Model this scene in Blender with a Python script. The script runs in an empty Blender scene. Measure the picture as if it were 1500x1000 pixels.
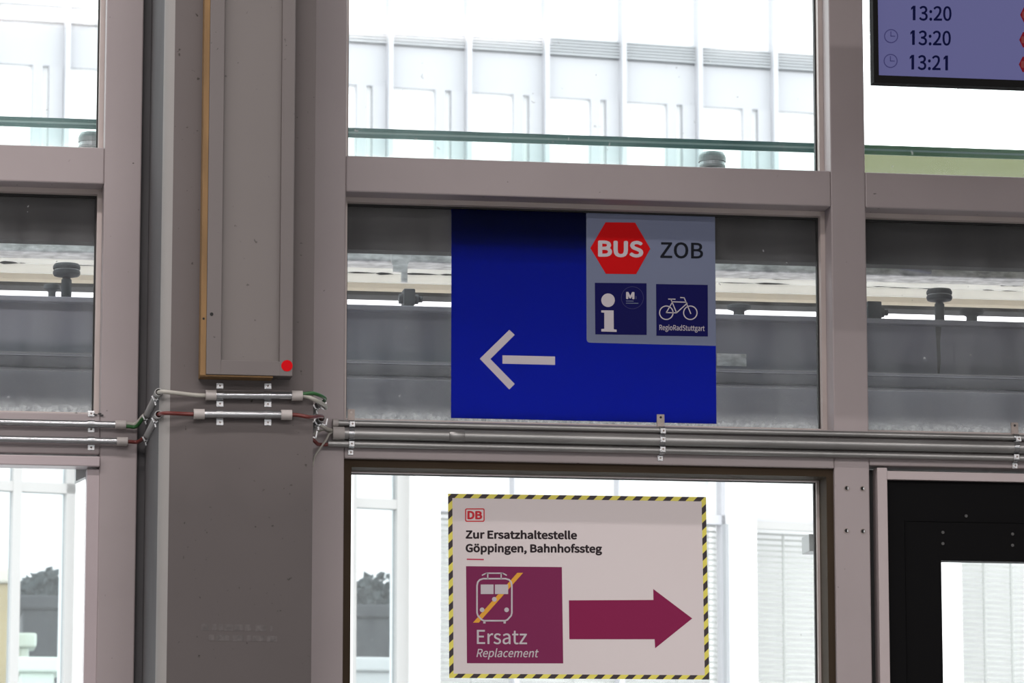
import bpy, bmesh, math, random
from mathutils import Vector, Matrix
rnd = random.Random(7)
C = bpy.context.scene.collection
PI = math.pi
rad = math.radians

# ------------------------------------------------------------------ camera
FPX, D, CZ = 6000.0, 9.1, 1.5
PITCH, YAW = rad(9.17), rad(8.98)
F = Vector((math.sin(YAW)*math.cos(PITCH), math.cos(YAW)*math.cos(PITCH), math.sin(PITCH)))
R = Vector((math.cos(YAW), -math.sin(YAW), 0))
U = R.cross(F)
CAM = Vector((0, -D, CZ))

def ray(px, py):
    return F + R*((px-750)/FPX) - U*((py-500)/FPX)

def P(px, py, Y=0.0):
    """the point of the vertical plane at depth Y that the photograph shows at (px, py)"""
    d = ray(px, py); t = (Y + D)/d.y
    return CAM + d*t

def X(px, py, Y=0.0): return P(px, py, Y).x
def Z(px, py, Y=0.0): return P(px, py, Y).z

# ------------------------------------------------------------------ materials
def srgb(r, g, b):
    f = lambda c: c/12.92 if c <= .04045 else ((c+.055)/1.055)**2.4
    return (f(r/255), f(g/255), f(b/255), 1)

def mat(name, col, rough=.5, metal=0.0, noise=0.0, nscale=8.0, spots=0.0, sscale=60.0, spotcol=(.05,.045,.04,1), bump=0.0, spec=.5, emit=None, estr=0.0, stretch=(1,1,1)):
    m = bpy.data.materials.new(name); m.use_nodes = True
    nt = m.node_tree; b = nt.nodes['Principled BSDF']
    b.inputs['Base Color'].default_value = col
    b.inputs['Roughness'].default_value = rough
    b.inputs['Metallic'].default_value = metal
    b.inputs['Specular IOR Level'].default_value = spec
    if emit:
        b.inputs['Emission Color'].default_value = emit
        b.inputs['Emission Strength'].default_value = estr
    N, L = nt.nodes.new, nt.links.new
    if noise or spots or bump:
        g = N('ShaderNodeNewGeometry'); mp = N('ShaderNodeMapping'); mp.inputs['Scale'].default_value = stretch
        L(g.outputs['Position'], mp.inputs['Vector'])
        out = None
        n = N('ShaderNodeTexNoise'); n.inputs['Scale'].default_value = nscale; n.inputs['Detail'].default_value = 5
        L(mp.outputs[0], n.inputs['Vector'])
        mx = N('ShaderNodeMix'); mx.data_type = 'RGBA'
        mx.inputs[6].default_value = tuple(c*(1-noise) for c in col[:3])+(1,)
        mx.inputs[7].default_value = tuple(min(1, c*(1+noise)) for c in col[:3])+(1,)
        rp = N('ShaderNodeMapRange'); rp.inputs[1].default_value = .3; rp.inputs[2].default_value = .7
        L(n.outputs['Fac'], rp.inputs[0]); L(rp.outputs[0], mx.inputs[0])
        out = mx.outputs[2]
        if spots:
            s = N('ShaderNodeTexNoise'); s.inputs['Scale'].default_value = sscale; s.inputs['Detail'].default_value = 2
            L(mp.outputs[0], s.inputs['Vector'])
            mr = N('ShaderNodeMapRange'); mr.inputs[1].default_value = .80-spots*.12; mr.inputs[2].default_value = .86-spots*.12
            L(s.outputs['Fac'], mr.inputs[0])
            m2 = N('ShaderNodeMix'); m2.data_type = 'RGBA'; m2.inputs[7].default_value = spotcol
            L(mr.outputs[0], m2.inputs[0]); L(out, m2.inputs[6]); out = m2.outputs[2]
        L(out, b.inputs['Base Color'])
        if bump:
            bp = N('ShaderNodeBump'); bp.inputs['Strength'].default_value = bump; bp.inputs['Distance'].default_value = .002
            L(n.outputs['Fac'], bp.inputs['Height']); L(bp.outputs[0], b.inputs['Normal'])
    return m

def glass(name, tint=(.93,.97,.96), dust=.02, specks=.5, foot=0.0, footh=.09, gloss=.015, dustcol=(.8,.82,.82), sscale=42):
    """see-through pane with a thin film of dust, specks and (foot) a dirtier strip along its bottom"""
    m = bpy.data.materials.new(name); m.use_nodes = True
    nt = m.node_tree; nt.nodes.clear(); N, L = nt.nodes.new, nt.links.new
    o = N('ShaderNodeOutputMaterial'); t = N('ShaderNodeBsdfTransparent'); t.inputs[0].default_value = tint+(1,)
    gl = N('ShaderNodeBsdfGlossy'); gl.inputs['Roughness'].default_value = .05
    mg = N('ShaderNodeMixShader'); mg.inputs[0].default_value = gloss
    L(t.outputs[0], mg.inputs[1]); L(gl.outputs[0], mg.inputs[2])
    df = N('ShaderNodeBsdfDiffuse'); df.inputs[0].default_value = dustcol+(1,)
    tl = N('ShaderNodeBsdfTranslucent'); tl.inputs[0].default_value = dustcol+(1,)
    md = N('ShaderNodeMixShader'); md.inputs[0].default_value = .5
    L(df.outputs[0], md.inputs[1]); L(tl.outputs[0], md.inputs[2])
    tc = N('ShaderNodeTexCoord')
    s = N('ShaderNodeTexNoise'); s.inputs['Scale'].default_value = sscale; s.inputs['Detail'].default_value = 3
    L(tc.outputs['Object'], s.inputs['Vector'])
    mr = N('ShaderNodeMapRange'); mr.inputs[1].default_value = .80-specks*.12; mr.inputs[2].default_value = .84-specks*.12; mr.inputs[4].default_value = .45
    L(s.outputs['Fac'], mr.inputs[0])
    w = N('ShaderNodeTexNoise'); w.inputs['Scale'].default_value = 6; w.inputs['Detail'].default_value = 4
    mpw = N('ShaderNodeMapping'); mpw.inputs['Scale'].default_value = (3, 1, .6)
    L(tc.outputs['Object'], mpw.inputs[0]); L(mpw.outputs[0], w.inputs['Vector'])
    wr = N('ShaderNodeMapRange'); wr.inputs[1].default_value = .3; wr.inputs[2].default_value = .75; wr.inputs[3].default_value = dust*.4; wr.inputs[4].default_value = dust*1.6
    L(w.outputs['Fac'], wr.inputs[0])
    ad = N('ShaderNodeMath'); ad.operation = 'ADD'; ad.use_clamp = True
    L(mr.outputs[0], ad.inputs[0]); L(wr.outputs[0], ad.inputs[1])
    fac = ad.outputs[0]
    if foot:
        sp = N('ShaderNodeSeparateXYZ'); L(tc.outputs['Object'], sp.inputs[0])
        fr = N('ShaderNodeMapRange'); fr.inputs[1].default_value = footh; fr.inputs[2].default_value = 0.0; fr.inputs[3].default_value = 0; fr.inputs[4].default_value = 1
        L(sp.outputs['Z'], fr.inputs[0])
        f2 = N('ShaderNodeTexNoise'); f2.inputs['Scale'].default_value = 85; f2.inputs['Detail'].default_value = 8; f2.inputs['Roughness'].default_value = .7
        L(tc.outputs['Object'], f2.inputs['Vector'])
        fm = N('ShaderNodeMapRange'); fm.inputs[1].default_value = .3; fm.inputs[2].default_value = .75
        L(f2.outputs['Fac'], fm.inputs[0])
        pw = N('ShaderNodeMath'); pw.operation = 'POWER'; pw.inputs[1].default_value = 2.2; L(fr.outputs[0], pw.inputs[0])
        mu = N('ShaderNodeMath'); mu.operation = 'MULTIPLY'; L(pw.outputs[0], mu.inputs[0]); L(fm.outputs[0], mu.inputs[1])
        m3 = N('ShaderNodeMath'); m3.operation = 'MULTIPLY'; m3.inputs[1].default_value = foot; L(mu.outputs[0], m3.inputs[0])
        a2 = N('ShaderNodeMath'); a2.operation = 'ADD'; a2.use_clamp = True
        L(fac, a2.inputs[0]); L(m3.outputs[0], a2.inputs[1]); fac = a2.outputs[0]
    mm = N('ShaderNodeMixShader'); L(fac, mm.inputs[0]); L(mg.outputs[0], mm.inputs[1]); L(md.outputs[0], mm.inputs[2])
    L(mm.outputs[0], o.inputs[0])
    return m

def film(name, col, tcol, tfac=.5, rough=.4):
    """printed self-adhesive film: reflects a little, lets daylight through"""
    m = bpy.data.materials.new(name); m.use_nodes = True
    nt = m.node_tree; nt.nodes.clear(); N, L = nt.nodes.new, nt.links.new
    o = N('ShaderNodeOutputMaterial'); d = N('ShaderNodeBsdfDiffuse'); d.inputs[0].default_value = col
    t = N('ShaderNodeBsdfTranslucent'); t.inputs[0].default_value = tcol
    a = N('ShaderNodeAddShader'); L(d.outputs[0], a.inputs[0]); L(t.outputs[0], a.inputs[1]); L(a.outputs[0], o.inputs[0])
    return m

def stripes(name, c1, c2, period):
    m = mat(name, c1, .6); nt = m.node_tree; N, L = nt.nodes.new, nt.links.new
    g = N('ShaderNodeNewGeometry'); s = N('ShaderNodeSeparateXYZ'); L(g.outputs['Position'], s.inputs[0])
    a = N('ShaderNodeMath'); a.operation = 'SUBTRACT'; L(s.outputs['X'], a.inputs[0]); L(s.outputs['Z'], a.inputs[1])
    b = N('ShaderNodeMath'); b.operation = 'DIVIDE'; b.inputs[1].default_value = period; L(a.outputs[0], b.inputs[0])
    f = N('ShaderNodeMath'); f.operation = 'FRACT'; L(b.outputs[0], f.inputs[0])
    c = N('ShaderNodeMath'); c.operation = 'GREATER_THAN'; c.inputs[1].default_value = .52; L(f.outputs[0], c.inputs[0])
    mx = N('ShaderNodeMix'); mx.data_type = 'RGBA'; mx.inputs[6].default_value = c1; mx.inputs[7].default_value = c2
    L(c.outputs[0], mx.inputs[0]); L(mx.outputs[2], nt.nodes['Principled BSDF'].inputs['Base Color'])
    return m

M = {}
M['paint'] = mat('mauve_grey_paint', (.355,.310,.313,1), .5, noise=.05, nscale=3, spots=.6, sscale=60, bump=.05)
M['bead'] = mat('glazing_bead_paint', (.52,.455,.43,1), .4, noise=.05, nscale=10)
M['casement'] = mat('casement_paint', (.44,.375,.39,1), .4, noise=.04, nscale=4)
M['gasket'] = mat('black_rubber_gasket', (.012,.012,.012,1), .6)
M['bronze'] = mat('dark_bronze_liner', (.048,.034,.022,1), .7, spec=.08, noise=.1, nscale=5)
M['column'] = mat('column_paint', (.128,.113,.111,1), .6, noise=.05, nscale=2.5, spots=.7, sscale=85, bump=.08, spec=.2)
def darken_below(m, zmid, col):
    # below an uneven line the column colour turns darker
    nt=m.node_tree; N,L=nt.nodes.new,nt.links.new; b=nt.nodes['Principled BSDF']
    src=b.inputs['Base Color'].links[0].from_socket
    g=N('ShaderNodeNewGeometry'); sp=N('ShaderNodeSeparateXYZ'); L(g.outputs['Position'],sp.inputs[0])
    n=N('ShaderNodeTexNoise'); n.inputs['Scale'].default_value=5; L(g.outputs['Position'],n.inputs['Vector'])
    a=N('ShaderNodeMath'); a.operation='MULTIPLY_ADD'; a.inputs[1].default_value=.22; L(n.outputs['Fac'],a.inputs[0]); L(sp.outputs['Z'],a.inputs[2])
    r=N('ShaderNodeMapRange'); r.inputs[1].default_value=zmid-.02; r.inputs[2].default_value=zmid+.20; r.inputs[3].default_value=1; r.inputs[4].default_value=0
    L(a.outputs[0],r.inputs[0]); mx=N('ShaderNodeMix'); mx.data_type='RGBA'; mx.blend_type='MULTIPLY'; mx.inputs[7].default_value=col
    L(r.outputs[0],mx.inputs[0]); L(src,mx.inputs[6]); L(mx.outputs[2],b.inputs['Base Color'])
darken_below(M['column'], Z(350,650,-.42), (.77,.775,.78,1))
M['column_side'] = mat('column_side_paint', (.13,.128,.132,1), .8, noise=.08, nscale=4, spec=.03)
M['column_corner'] = mat('column_corner_lit', (.30,.295,.287,1), .7, noise=.03, nscale=4, spec=.05)  # light caught by the rounded corner put into a paler colour
M['board'] = mat('cover_board_paint', (.128,.113,.110,1), .55, noise=.04, nscale=3, spots=.65, sscale=80)
M['board_in'] = mat('cover_inset_paint', (.138,.123,.117,1), .5, noise=.04, nscale=3, spots=.7, sscale=70)
M['plywood'] = mat('raw_plywood_edge', (.215,.125,.048,1), .75, noise=.22, nscale=10, spots=.3, sscale=60, spotcol=(.08,.05,.03,1), stretch=(4,4,.6))
M['residue'] = mat('adhesive_residue', (.085,.076,.075,1), .6, noise=.25, nscale=90)
M['red_dot'] = mat('red_sticker', (.55,.004,.008,1), .7, spec=.08)
M['conduit'] = mat('galvanised_conduit', (.34,.35,.36,1), .17, .8, noise=.08, nscale=20, stretch=(.3,1,1))
M['pipe'] = mat('weathered_steel_pipe', (.29,.29,.285,1), .33, .65, noise=.22, nscale=14, stretch=(.25,1,1))
M['sleeve'] = mat('grey_plastic_sleeve', (.42,.395,.38,1), .5)
M['zinc'] = mat('zinc_clip', (.66,.67,.68,1), .25, .9)
M['plate'] = mat('dull_steel_plate', (.30,.26,.24,1), .5, .6, noise=.2, nscale=60)
M['tubegrey'] = mat('grey_plastic_tube', (.30,.30,.295,1), .45)
M['dark'] = mat('dark_bore', (.01,.01,.01,1), .8)
M['cable_red'] = mat('red_cable', (.13,.022,.018,1), .45)
M['cable_green'] = mat('green_cable', (.016,.10,.022,1), .45)
M['cable_grey'] = mat('grey_cable', (.40,.39,.35,1), .5)
M['black_door'] = mat('black_door_paint', (.003,.003,.0035,1), .6, spec=.08)
M['door_trim'] = mat('pale_door_trim', (.47,.41,.41,1), .45)
M['screw'] = mat('dark_screw', (.07,.07,.07,1), .5, .3)
# exterior
M['fascia'] = mat('dark_fascia', (.080,.081,.080,1), .8, spec=.05, noise=.15, nscale=3)
M['gutter'] = mat('galvanised_gutter', (.84,.84,.85,1), .5, 0, noise=.5, nscale=30, stretch=(1,1,2.5))
M['slat'] = film('weathered_white_sheet', (.07,.07,.07,1), (.92,.92,.90,1))
M['slatjoint'] = mat('dirty_board_joint', (.68,.69,.66,1), .7, noise=.05, nscale=8, spots=1.5, sscale=9, spotcol=(.05,.05,.05,1), stretch=(1,1,6))
M['slat_edge'] = film('stained_sheet_edge', (.20,.19,.17,1), (.66,.62,.55,1))
M['beam'] = mat('blue_grey_beam_paint', (.325,.325,.375,1), .6, spec=.15, noise=.10, nscale=5, spots=.25, sscale=30, spotcol=(.35,.36,.38,1), stretch=(1.4,1,.5))
M['beam2'] = mat('grey_lower_plate_paint', (.38,.395,.43,1), .5, noise=.14, nscale=5, spots=.3, sscale=26, spotcol=(.45,.46,.47,1), stretch=(1.4,1,.5))
M['holder'] = mat('grey_glass_holder', (.075,.080,.090,1), .6, 0, spec=.12)
M['stain'] = mat('drip_stain', (.13,.13,.135,1), .7, noise=.3, nscale=20)
M['flange_shade'] = mat('shaded_soffit', (.085,.09,.10,1), .7, noise=.2, nscale=8)  # shade of the gap under the flange put into the colour
M['puck'] = mat('hazed_puck', (.30,.31,.32,1), .4)  # paler than the other holders, haze put into the colour
M['washer'] = mat('pale_washer', (.42,.43,.45,1), .4, .4)
M['edge_teal'] = mat('teal_glass_edge', (.085,.20,.19,1), .3, noise=.25, nscale=14, stretch=(.5,1,1))
M['edge_pale'] = mat('pale_interlayer', (.30,.44,.42,1), .3)
M['edge_green'] = mat('green_glass_edge', (.12,.26,.15,1), .3, noise=.2, nscale=14, stretch=(.5,1,1))
M['white_wall'] = mat('white_render', (.93,.93,.93,1), .8)
M['louvre'] = mat('grey_louvre', (.41,.42,.44,1), .6)
M['panel'] = mat('pale_panel', (.475,.475,.50,1), .7)
M['mullion'] = mat('pale_mullion', (.50,.50,.53,1), .6)
M['winframe'] = mat('light_grey_window_frame', (.44,.432,.425,1), .6)
M['blind'] = mat('white_blind_slat', (.50,.51,.49,1), .6)
M['blind_back'] = mat('white_bay_backing', (.80,.80,.80,1), .8)
M['blind_cord'] = mat('blind_cord', (.36,.37,.36,1), .6)
M['leaf'] = mat('dark_foliage', (.035,.045,.047,1), .7, noise=.3, nscale=3)
M['trunk'] = mat('bark', (.06,.05,.04,1), .9)
M['shed'] = mat('dark_grey_cladding', (.018,.019,.024,1), .6, noise=.15, nscale=3)
M['tan'] = mat('tan_stone', (.40,.315,.17,1), .8, noise=.08, nscale=3)
M['tan_cap'] = mat('pale_stone_cap', (.62,.58,.50,1), .8)
M['pale_box'] = mat('pale_green_cabinet', (.62,.70,.62,1), .5)
M['pave'] = mat('grey_paving', (.35,.35,.35,1), .9, noise=.1)
M['bracket'] = mat('light_grey_bracket', (.48,.49,.49,1), .5)
# room
M['floor'] = mat('floor_tiles', (.16,.155,.15,1), .5, noise=.08)
M['wall'] = mat('room_wall_paint', (.36,.345,.335,1), .7)
M['ceil'] = mat('ceiling_paint', (.42,.40,.39,1), .8)
# signs
M['sign_blue'] = film('blue_sign_film', (.0045,.006,.012,1), (.055,.09,.50,1))
M['sign_grey'] = mat('sign_grey_print', (.185,.215,.315,1), .7, spec=.08)
M['sign_red'] = mat('sign_red_print', (.60,.006,.008,1), .7, spec=.08)
M['sign_white'] = mat('sign_white_print', (.58,.54,.575,1), .7, spec=.08)
M['sign_navy'] = mat('sign_navy_print', (.008,.008,.088,1), .7, spec=.08)
M['sign_ring'] = mat('sign_faint_ring', (.06,.06,.16,1), .7, spec=.08)
M['sign_black'] = mat('sign_black_print', (.012,.014,.02,1), .7, spec=.08)
M['poster'] = mat('poster_sheet', (.77,.71,.71,1), .7, spec=.08)
M['p_black'] = mat('poster_black_ink', (.035,.026,.03,1), .7, spec=.08)
M['p_red'] = mat('poster_red_ink', (.66,.045,.06,1), .7, spec=.08)
M['p_pink'] = mat('poster_rule_ink', (.56,.05,.11,1), .7, spec=.08)
M['p_purple'] = mat('poster_purple_ink', (.215,.030,.098,1), .7, spec=.08)
M['p_arrow'] = mat('poster_arrow_ink', (.255,.022,.085,1), .7, spec=.08)
M['p_orange'] = mat('poster_orange_ink', (.80,.40,.06,1), .7, spec=.08)
M['p_border'] = stripes('hazard_stripes', (.84,.76,.12,1), (.035,.024,.028,1), .0356)
M['bezel'] = mat('black_bezel', (.006,.006,.006,1), .7, spec=.08)
M['lcd'] = mat('lit_display', (.02,.02,.03,1), .3, emit=(.098,.099,.245,1), estr=.86, spec=.08)
M['lcd_text'] = mat('display_dark_text', (.004,.005,.03,1), .5, emit=(.004,.005,.03,1), estr=.3, spec=0)
M['lcd_icon'] = mat('display_icon_grey', (.03,.03,.08,1), .5, emit=(.028,.026,.09,1), estr=.7, spec=0)
M['lcd_red'] = mat('display_red_badge', (.1,.005,.01,1), .5, emit=(.10,.008,.012,1), estr=.6, spec=0)
M['lcd_orange'] = mat('display_orange_badge', (.05,.01,.01,1), .5, emit=(.22,.05,.05,1), estr=.6, spec=0)
G_UP = glass('dusty_upper_glass', (.95,.98,.98), .02, .75, foot=.25, footh=.05, dustcol=(.55,.56,.55), sscale=60)
G_MID = glass('dusty_middle_glass', (.93,.93,.94), .045, .5, foot=1.7, footh=.055, sscale=55)
G_LOW = glass('clear_lower_glass', (.96,.98,.98), .012, .35, sscale=70)
G_CAN = glass('canopy_glass', (.90,.975,.955), .01, .5, gloss=.02, sscale=30)
G_CANG = glass('yellow_green_canopy_glass', (.36,.37,.285), .01, .4, gloss=.02, sscale=30)
G_BLD = glass('hazy_house_glass', (.86,.89,.90), .018, .0, gloss=.03)

# ------------------------------------------------------------------ mesh builder
class MB:
    def __init__(s): s.bm = bmesh.new(); s.slot = 0
    def _mark(s, faces):
        for f in faces: f.material_index = s.slot
    def box(s, x0, x1, y0, y1, z0, z1, bev=0.0):
        b = bmesh.new()
        bmesh.ops.create_cube(b, size=1)
        for v in b.verts:
            v.co = Vector(((x0+x1)/2+v.co.x*(x1-x0), (y0+y1)/2+v.co.y*(y1-y0), (z0+z1)/2+v.co.z*(z1-z0)))
        if bev: bmesh.ops.bevel(b, geom=b.edges[:], offset=bev, segments=2, profile=.5, affect='EDGES')
        return s.merge(b)
    def merge(s, b):
        mp = {}
        for v in b.verts: mp[v] = s.bm.verts.new(v.co)
        for f in b.faces:
            try:
                n = s.bm.faces.new([mp[v] for v in f.verts]); n.material_index = s.slot; n.smooth = f.smooth
            except ValueError: pass
        b.free(); return s
    def poly(s, pts, y0, y1):
        """outline given as (x, z), made solid between depth y0 (towards the room) and y1"""
        a = [s.bm.verts.new((x, y0, z)) for x, z in pts]; b = [s.bm.verts.new((x, y1, z)) for x, z in pts]
        n = len(pts); fs = [s.bm.faces.new(a), s.bm.faces.new(b[::-1])]
        for i in range(n): fs.append(s.bm.faces.new((a[i], b[i], b[(i+1)%n], a[(i+1)%n])))
        s._mark(fs); return s
    def ring(s, outer, inner, y0, y1):
        n = len(outer); V = s.bm.verts.new
        oa=[V((x,y0,z)) for x,z in outer]; ia=[V((x,y0,z)) for x,z in inner]
        ob=[V((x,y1,z)) for x,z in outer]; ib=[V((x,y1,z)) for x,z in inner]
        fs=[]
        for i in range(n):
            j=(i+1)%n
            for q in ((oa[i],oa[j],ia[j],ia[i]),(ob[j],ob[i],ib[i],ib[j]),(oa[i],ob[i],ob[j],oa[j]),(ia[j],ib[j],ib[i],ia[i])):
                fs.append(s.bm.faces.new(q))
        s._mark(fs); return s
    def tube(s, pts, r, n=14, caps=True, inner=None):
        pts=[Vector(p) for p in pts]; rings=[]
        if len(pts)==2 and inner:
            e=(pts[1]-pts[0]).normalized()*.0006; pts=[pts[0],pts[0]+e,pts[1]-e,pts[1]]
        rr = r if isinstance(r,(list,tuple)) else [r]*len(pts)
        up=Vector((0.013,.31,1)).normalized()
        for i,p in enumerate(pts):
            t=(pts[min(i+1,len(pts)-1)]-pts[max(i-1,0)]).normalized()
            a=t.cross(up)
            if a.length<.05: a=t.cross(Vector((1,0,0)))
            a.normalize(); b=a.cross(t)
            rings.append([s.bm.verts.new(p+(a*math.cos(2*PI*k/n)+b*math.sin(2*PI*k/n))*rr[i]) for k in range(n)])
        fs=[]
        for i in range(len(rings)-1):
            for k in range(n):
                f=s.bm.faces.new((rings[i][k],rings[i][(k+1)%n],rings[i+1][(k+1)%n],rings[i+1][k])); f.smooth=True; fs.append(f)
        if inner and len(pts)==4:
            inn=[]
            for i in (0,3):
                p=pts[i]; inn.append([s.bm.verts.new(p+(v.co-p)*(inner/rr[i])) for v in rings[i]])
            for k in range(n):
                j=(k+1)%n
                fs.append(s.bm.faces.new((inn[0][j],inn[0][k],inn[1][k],inn[1][j])))
                fs.append(s.bm.faces.new((rings[0][k],inn[0][k],inn[0][j],rings[0][j])))
                fs.append(s.bm.faces.new((rings[3][j],inn[1][j],inn[1][k],rings[3][k])))
        elif caps:
            fs.append(s.bm.faces.new(rings[0])); fs.append(s.bm.faces.new(rings[-1][::-1]))
        s._mark(fs); return s
    def lathe(s, c, prof, n=28):
        """turned round the vertical through c; prof = (radius, height)"""
        rings=[[s.bm.verts.new((c[0]+r*math.cos(2*PI*k/n), c[1]+r*math.sin(2*PI*k/n), c[2]+h)) for k in range(n)] for r,h in prof]
        fs=[]
        for i in range(len(rings)-1):
            for k in range(n): fs.append(s.bm.faces.new((rings[i][k],rings[i][(k+1)%n],rings[i+1][(k+1)%n],rings[i+1][k])))
        fs.append(s.bm.faces.new(rings[0][::-1])); fs.append(s.bm.faces.new(rings[-1])); s._mark(fs); return s
    def strokes(s, pts, w, y0, y1, closed=False):
        """a line of width w drawn through (x, z) points, solid between y0 and y1"""
        n=len(pts); m=n if closed else n-1
        for i in range(m):
            a=Vector(pts[i]); b=Vector(pts[(i+1)%n]); d=(b-a)
            if d.length<1e-7: continue
            d.normalize(); q=Vector((-d.y,d.x))*w/2; e=d*w*.35
            a2=a-e; b2=b+e
            s.poly([tuple(a2+q),tuple(b2+q),tuple(b2-q),tuple(a2-q)],y0,y1)
        return s

WO = {}
def obj(mb, name, mats, parent=None, local=False, origin=None):
    """link the builder's mesh as one object; coordinates are world ones unless local"""
    me = bpy.data.meshes.new(name); bm = mb.bm if isinstance(mb, MB) else mb
    bmesh.ops.recalc_face_normals(bm, faces=bm.faces)
    if parent is not None and not local: off = WO[parent.name]
    elif local: off = Vector((0,0,0))
    elif origin is not None: off = Vector(origin)
    else:
        xs=[v.co.x for v in bm.verts]; ys=[v.co.y for v in bm.verts]; zs=[v.co.z for v in bm.verts]
        off=Vector(((min(xs)+max(xs))/2,(min(ys)+max(ys))/2,min(zs)))
    for v in bm.verts: v.co -= off
    bm.to_mesh(me); bm.free()
    for m in (mats if isinstance(mats,(list,tuple)) else [mats]): me.materials.append(m)
    o=bpy.data.objects.new(name, me); C.objects.link(o)
    if parent is not None: o.parent=parent
    else: o.location=off
    WO[o.name]=off.copy()
    return o

def thing(name, label, cat, loc, group=None, rotz=0, kind=None):
    o=bpy.data.objects.new(name,None); C.objects.link(o); o.location=loc; o.rotation_euler=(0,0,rotz)
    o.empty_display_size=.05
    WO[o.name]=Vector(loc); tag(o,label,cat,group,kind); return o
def tag(o, label, cat, group=None, kind=None):
    if label: o['label']=label
    if cat: o['category']=cat
    if group: o['group']=group
    if kind: o['kind']=kind
    return o
def struct(o, label, cat): return tag(o,label,cat,None,'structure')

def sans():
    if 'f' not in sans.__dict__:
        sans.f=None
        try:
            import os
            p=os.path.join(bpy.utils.system_resource('DATAFILES'),'fonts','Noto Sans CJK Regular.woff2')   # one of Blender's own interface fonts
            if os.path.exists(p): sans.f=bpy.data.fonts.load(p)
        except Exception: pass
    return sans.f
def text_mesh(body, bold=0.0, shear=0.0, face=None):
    c=bpy.data.curves.new('t','FONT'); c.body=body; c.size=1; c.shear=shear; c.offset=0 if face else bold; c.resolution_u=4
    c.extrude=.01
    if face: c.font=face
    o=bpy.data.objects.new('t',c); C.objects.link(o)
    dg=bpy.context.evaluated_depsgraph_get(); me=bpy.data.meshes.new_from_object(o.evaluated_get(dg))
    bpy.data.objects.remove(o); bpy.data.curves.remove(c)
    if face and bold:                                   # heavier strokes: the outline laid down again a little to each side
        vs=[v.co.copy() for v in me.vertices]; fs=[list(p.vertices) for p in me.polygons]; n=len(vs); V=list(vs); Fc=list(fs)
        for k in range(8):
            d=Vector((math.cos(PI*k/4)*bold,math.sin(PI*k/4)*bold,.001*(k+1))); Fc+=[[i+len(V) for i in f] for f in fs]; V=V+[v+d for v in vs]
        me=bpy.data.meshes.new('t'); me.from_pydata(V,[],Fc)
    return me

def lettering(body, bl, br, tl, Y, th, m, parent, bold=0.0, shear=0.0, name='lettering', face=None):
    """writing that fills the box with corners bl, br, tl (photo pixels, on the plane at depth Y)"""
    me=text_mesh(body,bold,shear,face)
    xs=[v.co.x for v in me.vertices]; ys=[v.co.y for v in me.vertices]
    x0,x1,y0,y1=min(xs),max(xs),min(ys),max(ys)
    A=P(*bl,Y); B=P(*br,Y); T=P(*tl,Y)
    for v in me.vertices:
        u=(v.co.x-x0)/(x1-x0); w=(v.co.y-y0)/(y1-y0); q=A+(B-A)*u+(T-A)*w
        q.y = Y-th-max(0,v.co.z-.01)*.02 if v.co.z>.005 else Y
        v.co=q-WO[parent.name]
    me.materials.clear(); me.materials.append(m); me.name=name
    o=bpy.data.objects.new(name,me); C.objects.link(o); o.parent=parent
    WO[o.name]=WO[parent.name].copy(); return o

def pxpoly(pts, Y): return [(P(x,y,Y).x, P(x,y,Y).z) for x,y in pts]
def circ(px,py,rpx,Y,n=36):
    return pxpoly([(px+rpx*math.cos(2*PI*k/n),py-rpx*math.sin(2*PI*k/n)) for k in range(n)],Y)

# ------------------------------------------------------------------ facade grid (world metres, plane Y = 0)
DEP=.112                                            # depth of the steel members
xL1 = X(203.5,500)                                 # left mullion, right edge
xL0 = X(153,230)                                   # left mullion, left edge
xM0 = X(462,620)-.045; xM1 = X(506,400)            # mullion right of the column
xR0 = X(1219.6,480); xR1 = X(1270.5,480)           # right mullion
zT1 = Z(750,235.4); zT0 = Z(750,287.8)             # upper transom
zS1 = Z(750,619.0); zS0 = Z(750,676)               # lower transom (carries the pipes)
XLEFT, XRIGHT = -1.6, 4.4
ZTOP, ZCEIL = 4.75, 5.0
xFAR = 3.9
xDoor0, xDoor1 = X(1277,800), 3.75
def member(name,x0,x1,z0,z1,label,y0=0.0,y1=DEP,m='paint'):
    b=MB(); b.box(x0,x1,y0,y1,z0,z1,.003)
    return struct(obj(b,name,M[m]),label,'window post' if 'post' in label else 'window rail')
member('trim_1',xL0,xL1,0,ZCEIL,'mauve grey steel window post left of the column')
member('trim_2',xM0,xM1,0,ZCEIL,'mauve grey steel window post right behind the column')
member('trim_3',xR0,xR1,0,ZCEIL,'mauve grey steel window post between blue sign and right-hand windows')
member('trim_4',XLEFT,xL0,zT0,zT1,'upper mauve grey cross rail left of the column')
member('trim_5',xM1,xR0,zT0,zT1,'upper mauve grey cross rail above the blue sign')
member('trim_6',xR1,XRIGHT,zT0,zT1,'upper mauve grey cross rail below the display screen')
member('trim_7',XLEFT,xL0,Z(70,664),zS1,'lower mauve grey cross rail behind the two thin conduits')
member('trim_8',xM1,xR0,zS0,zS1,'lower mauve grey cross rail behind the thick pipe')
member('trim_9',xR1,XRIGHT,Z(1400,684),zS1,'lower mauve grey cross rail above the black door')
for i,(a,b_,l) in enumerate(((XLEFT,xL0,'left'),(xM1,xR0,'middle'),(xR1,XRIGHT,'right'))):
    member('trim_%d'%(10+i),a,b_,ZTOP,ZCEIL,'head rail of the %s window bay under the ceiling'%l)
for i,(a,b_,l) in enumerate(((XLEFT,xL0,'left'),(xM1,xR0,'middle'))):
    member('trim_%d'%(13+i),a,b_,0,.25,'bottom rail of the %s window bay on the floor'%l)
member('trim_15',xDoor1,XRIGHT,0,Z(1400,684),'mauve grey filler right of the black door')

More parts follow.
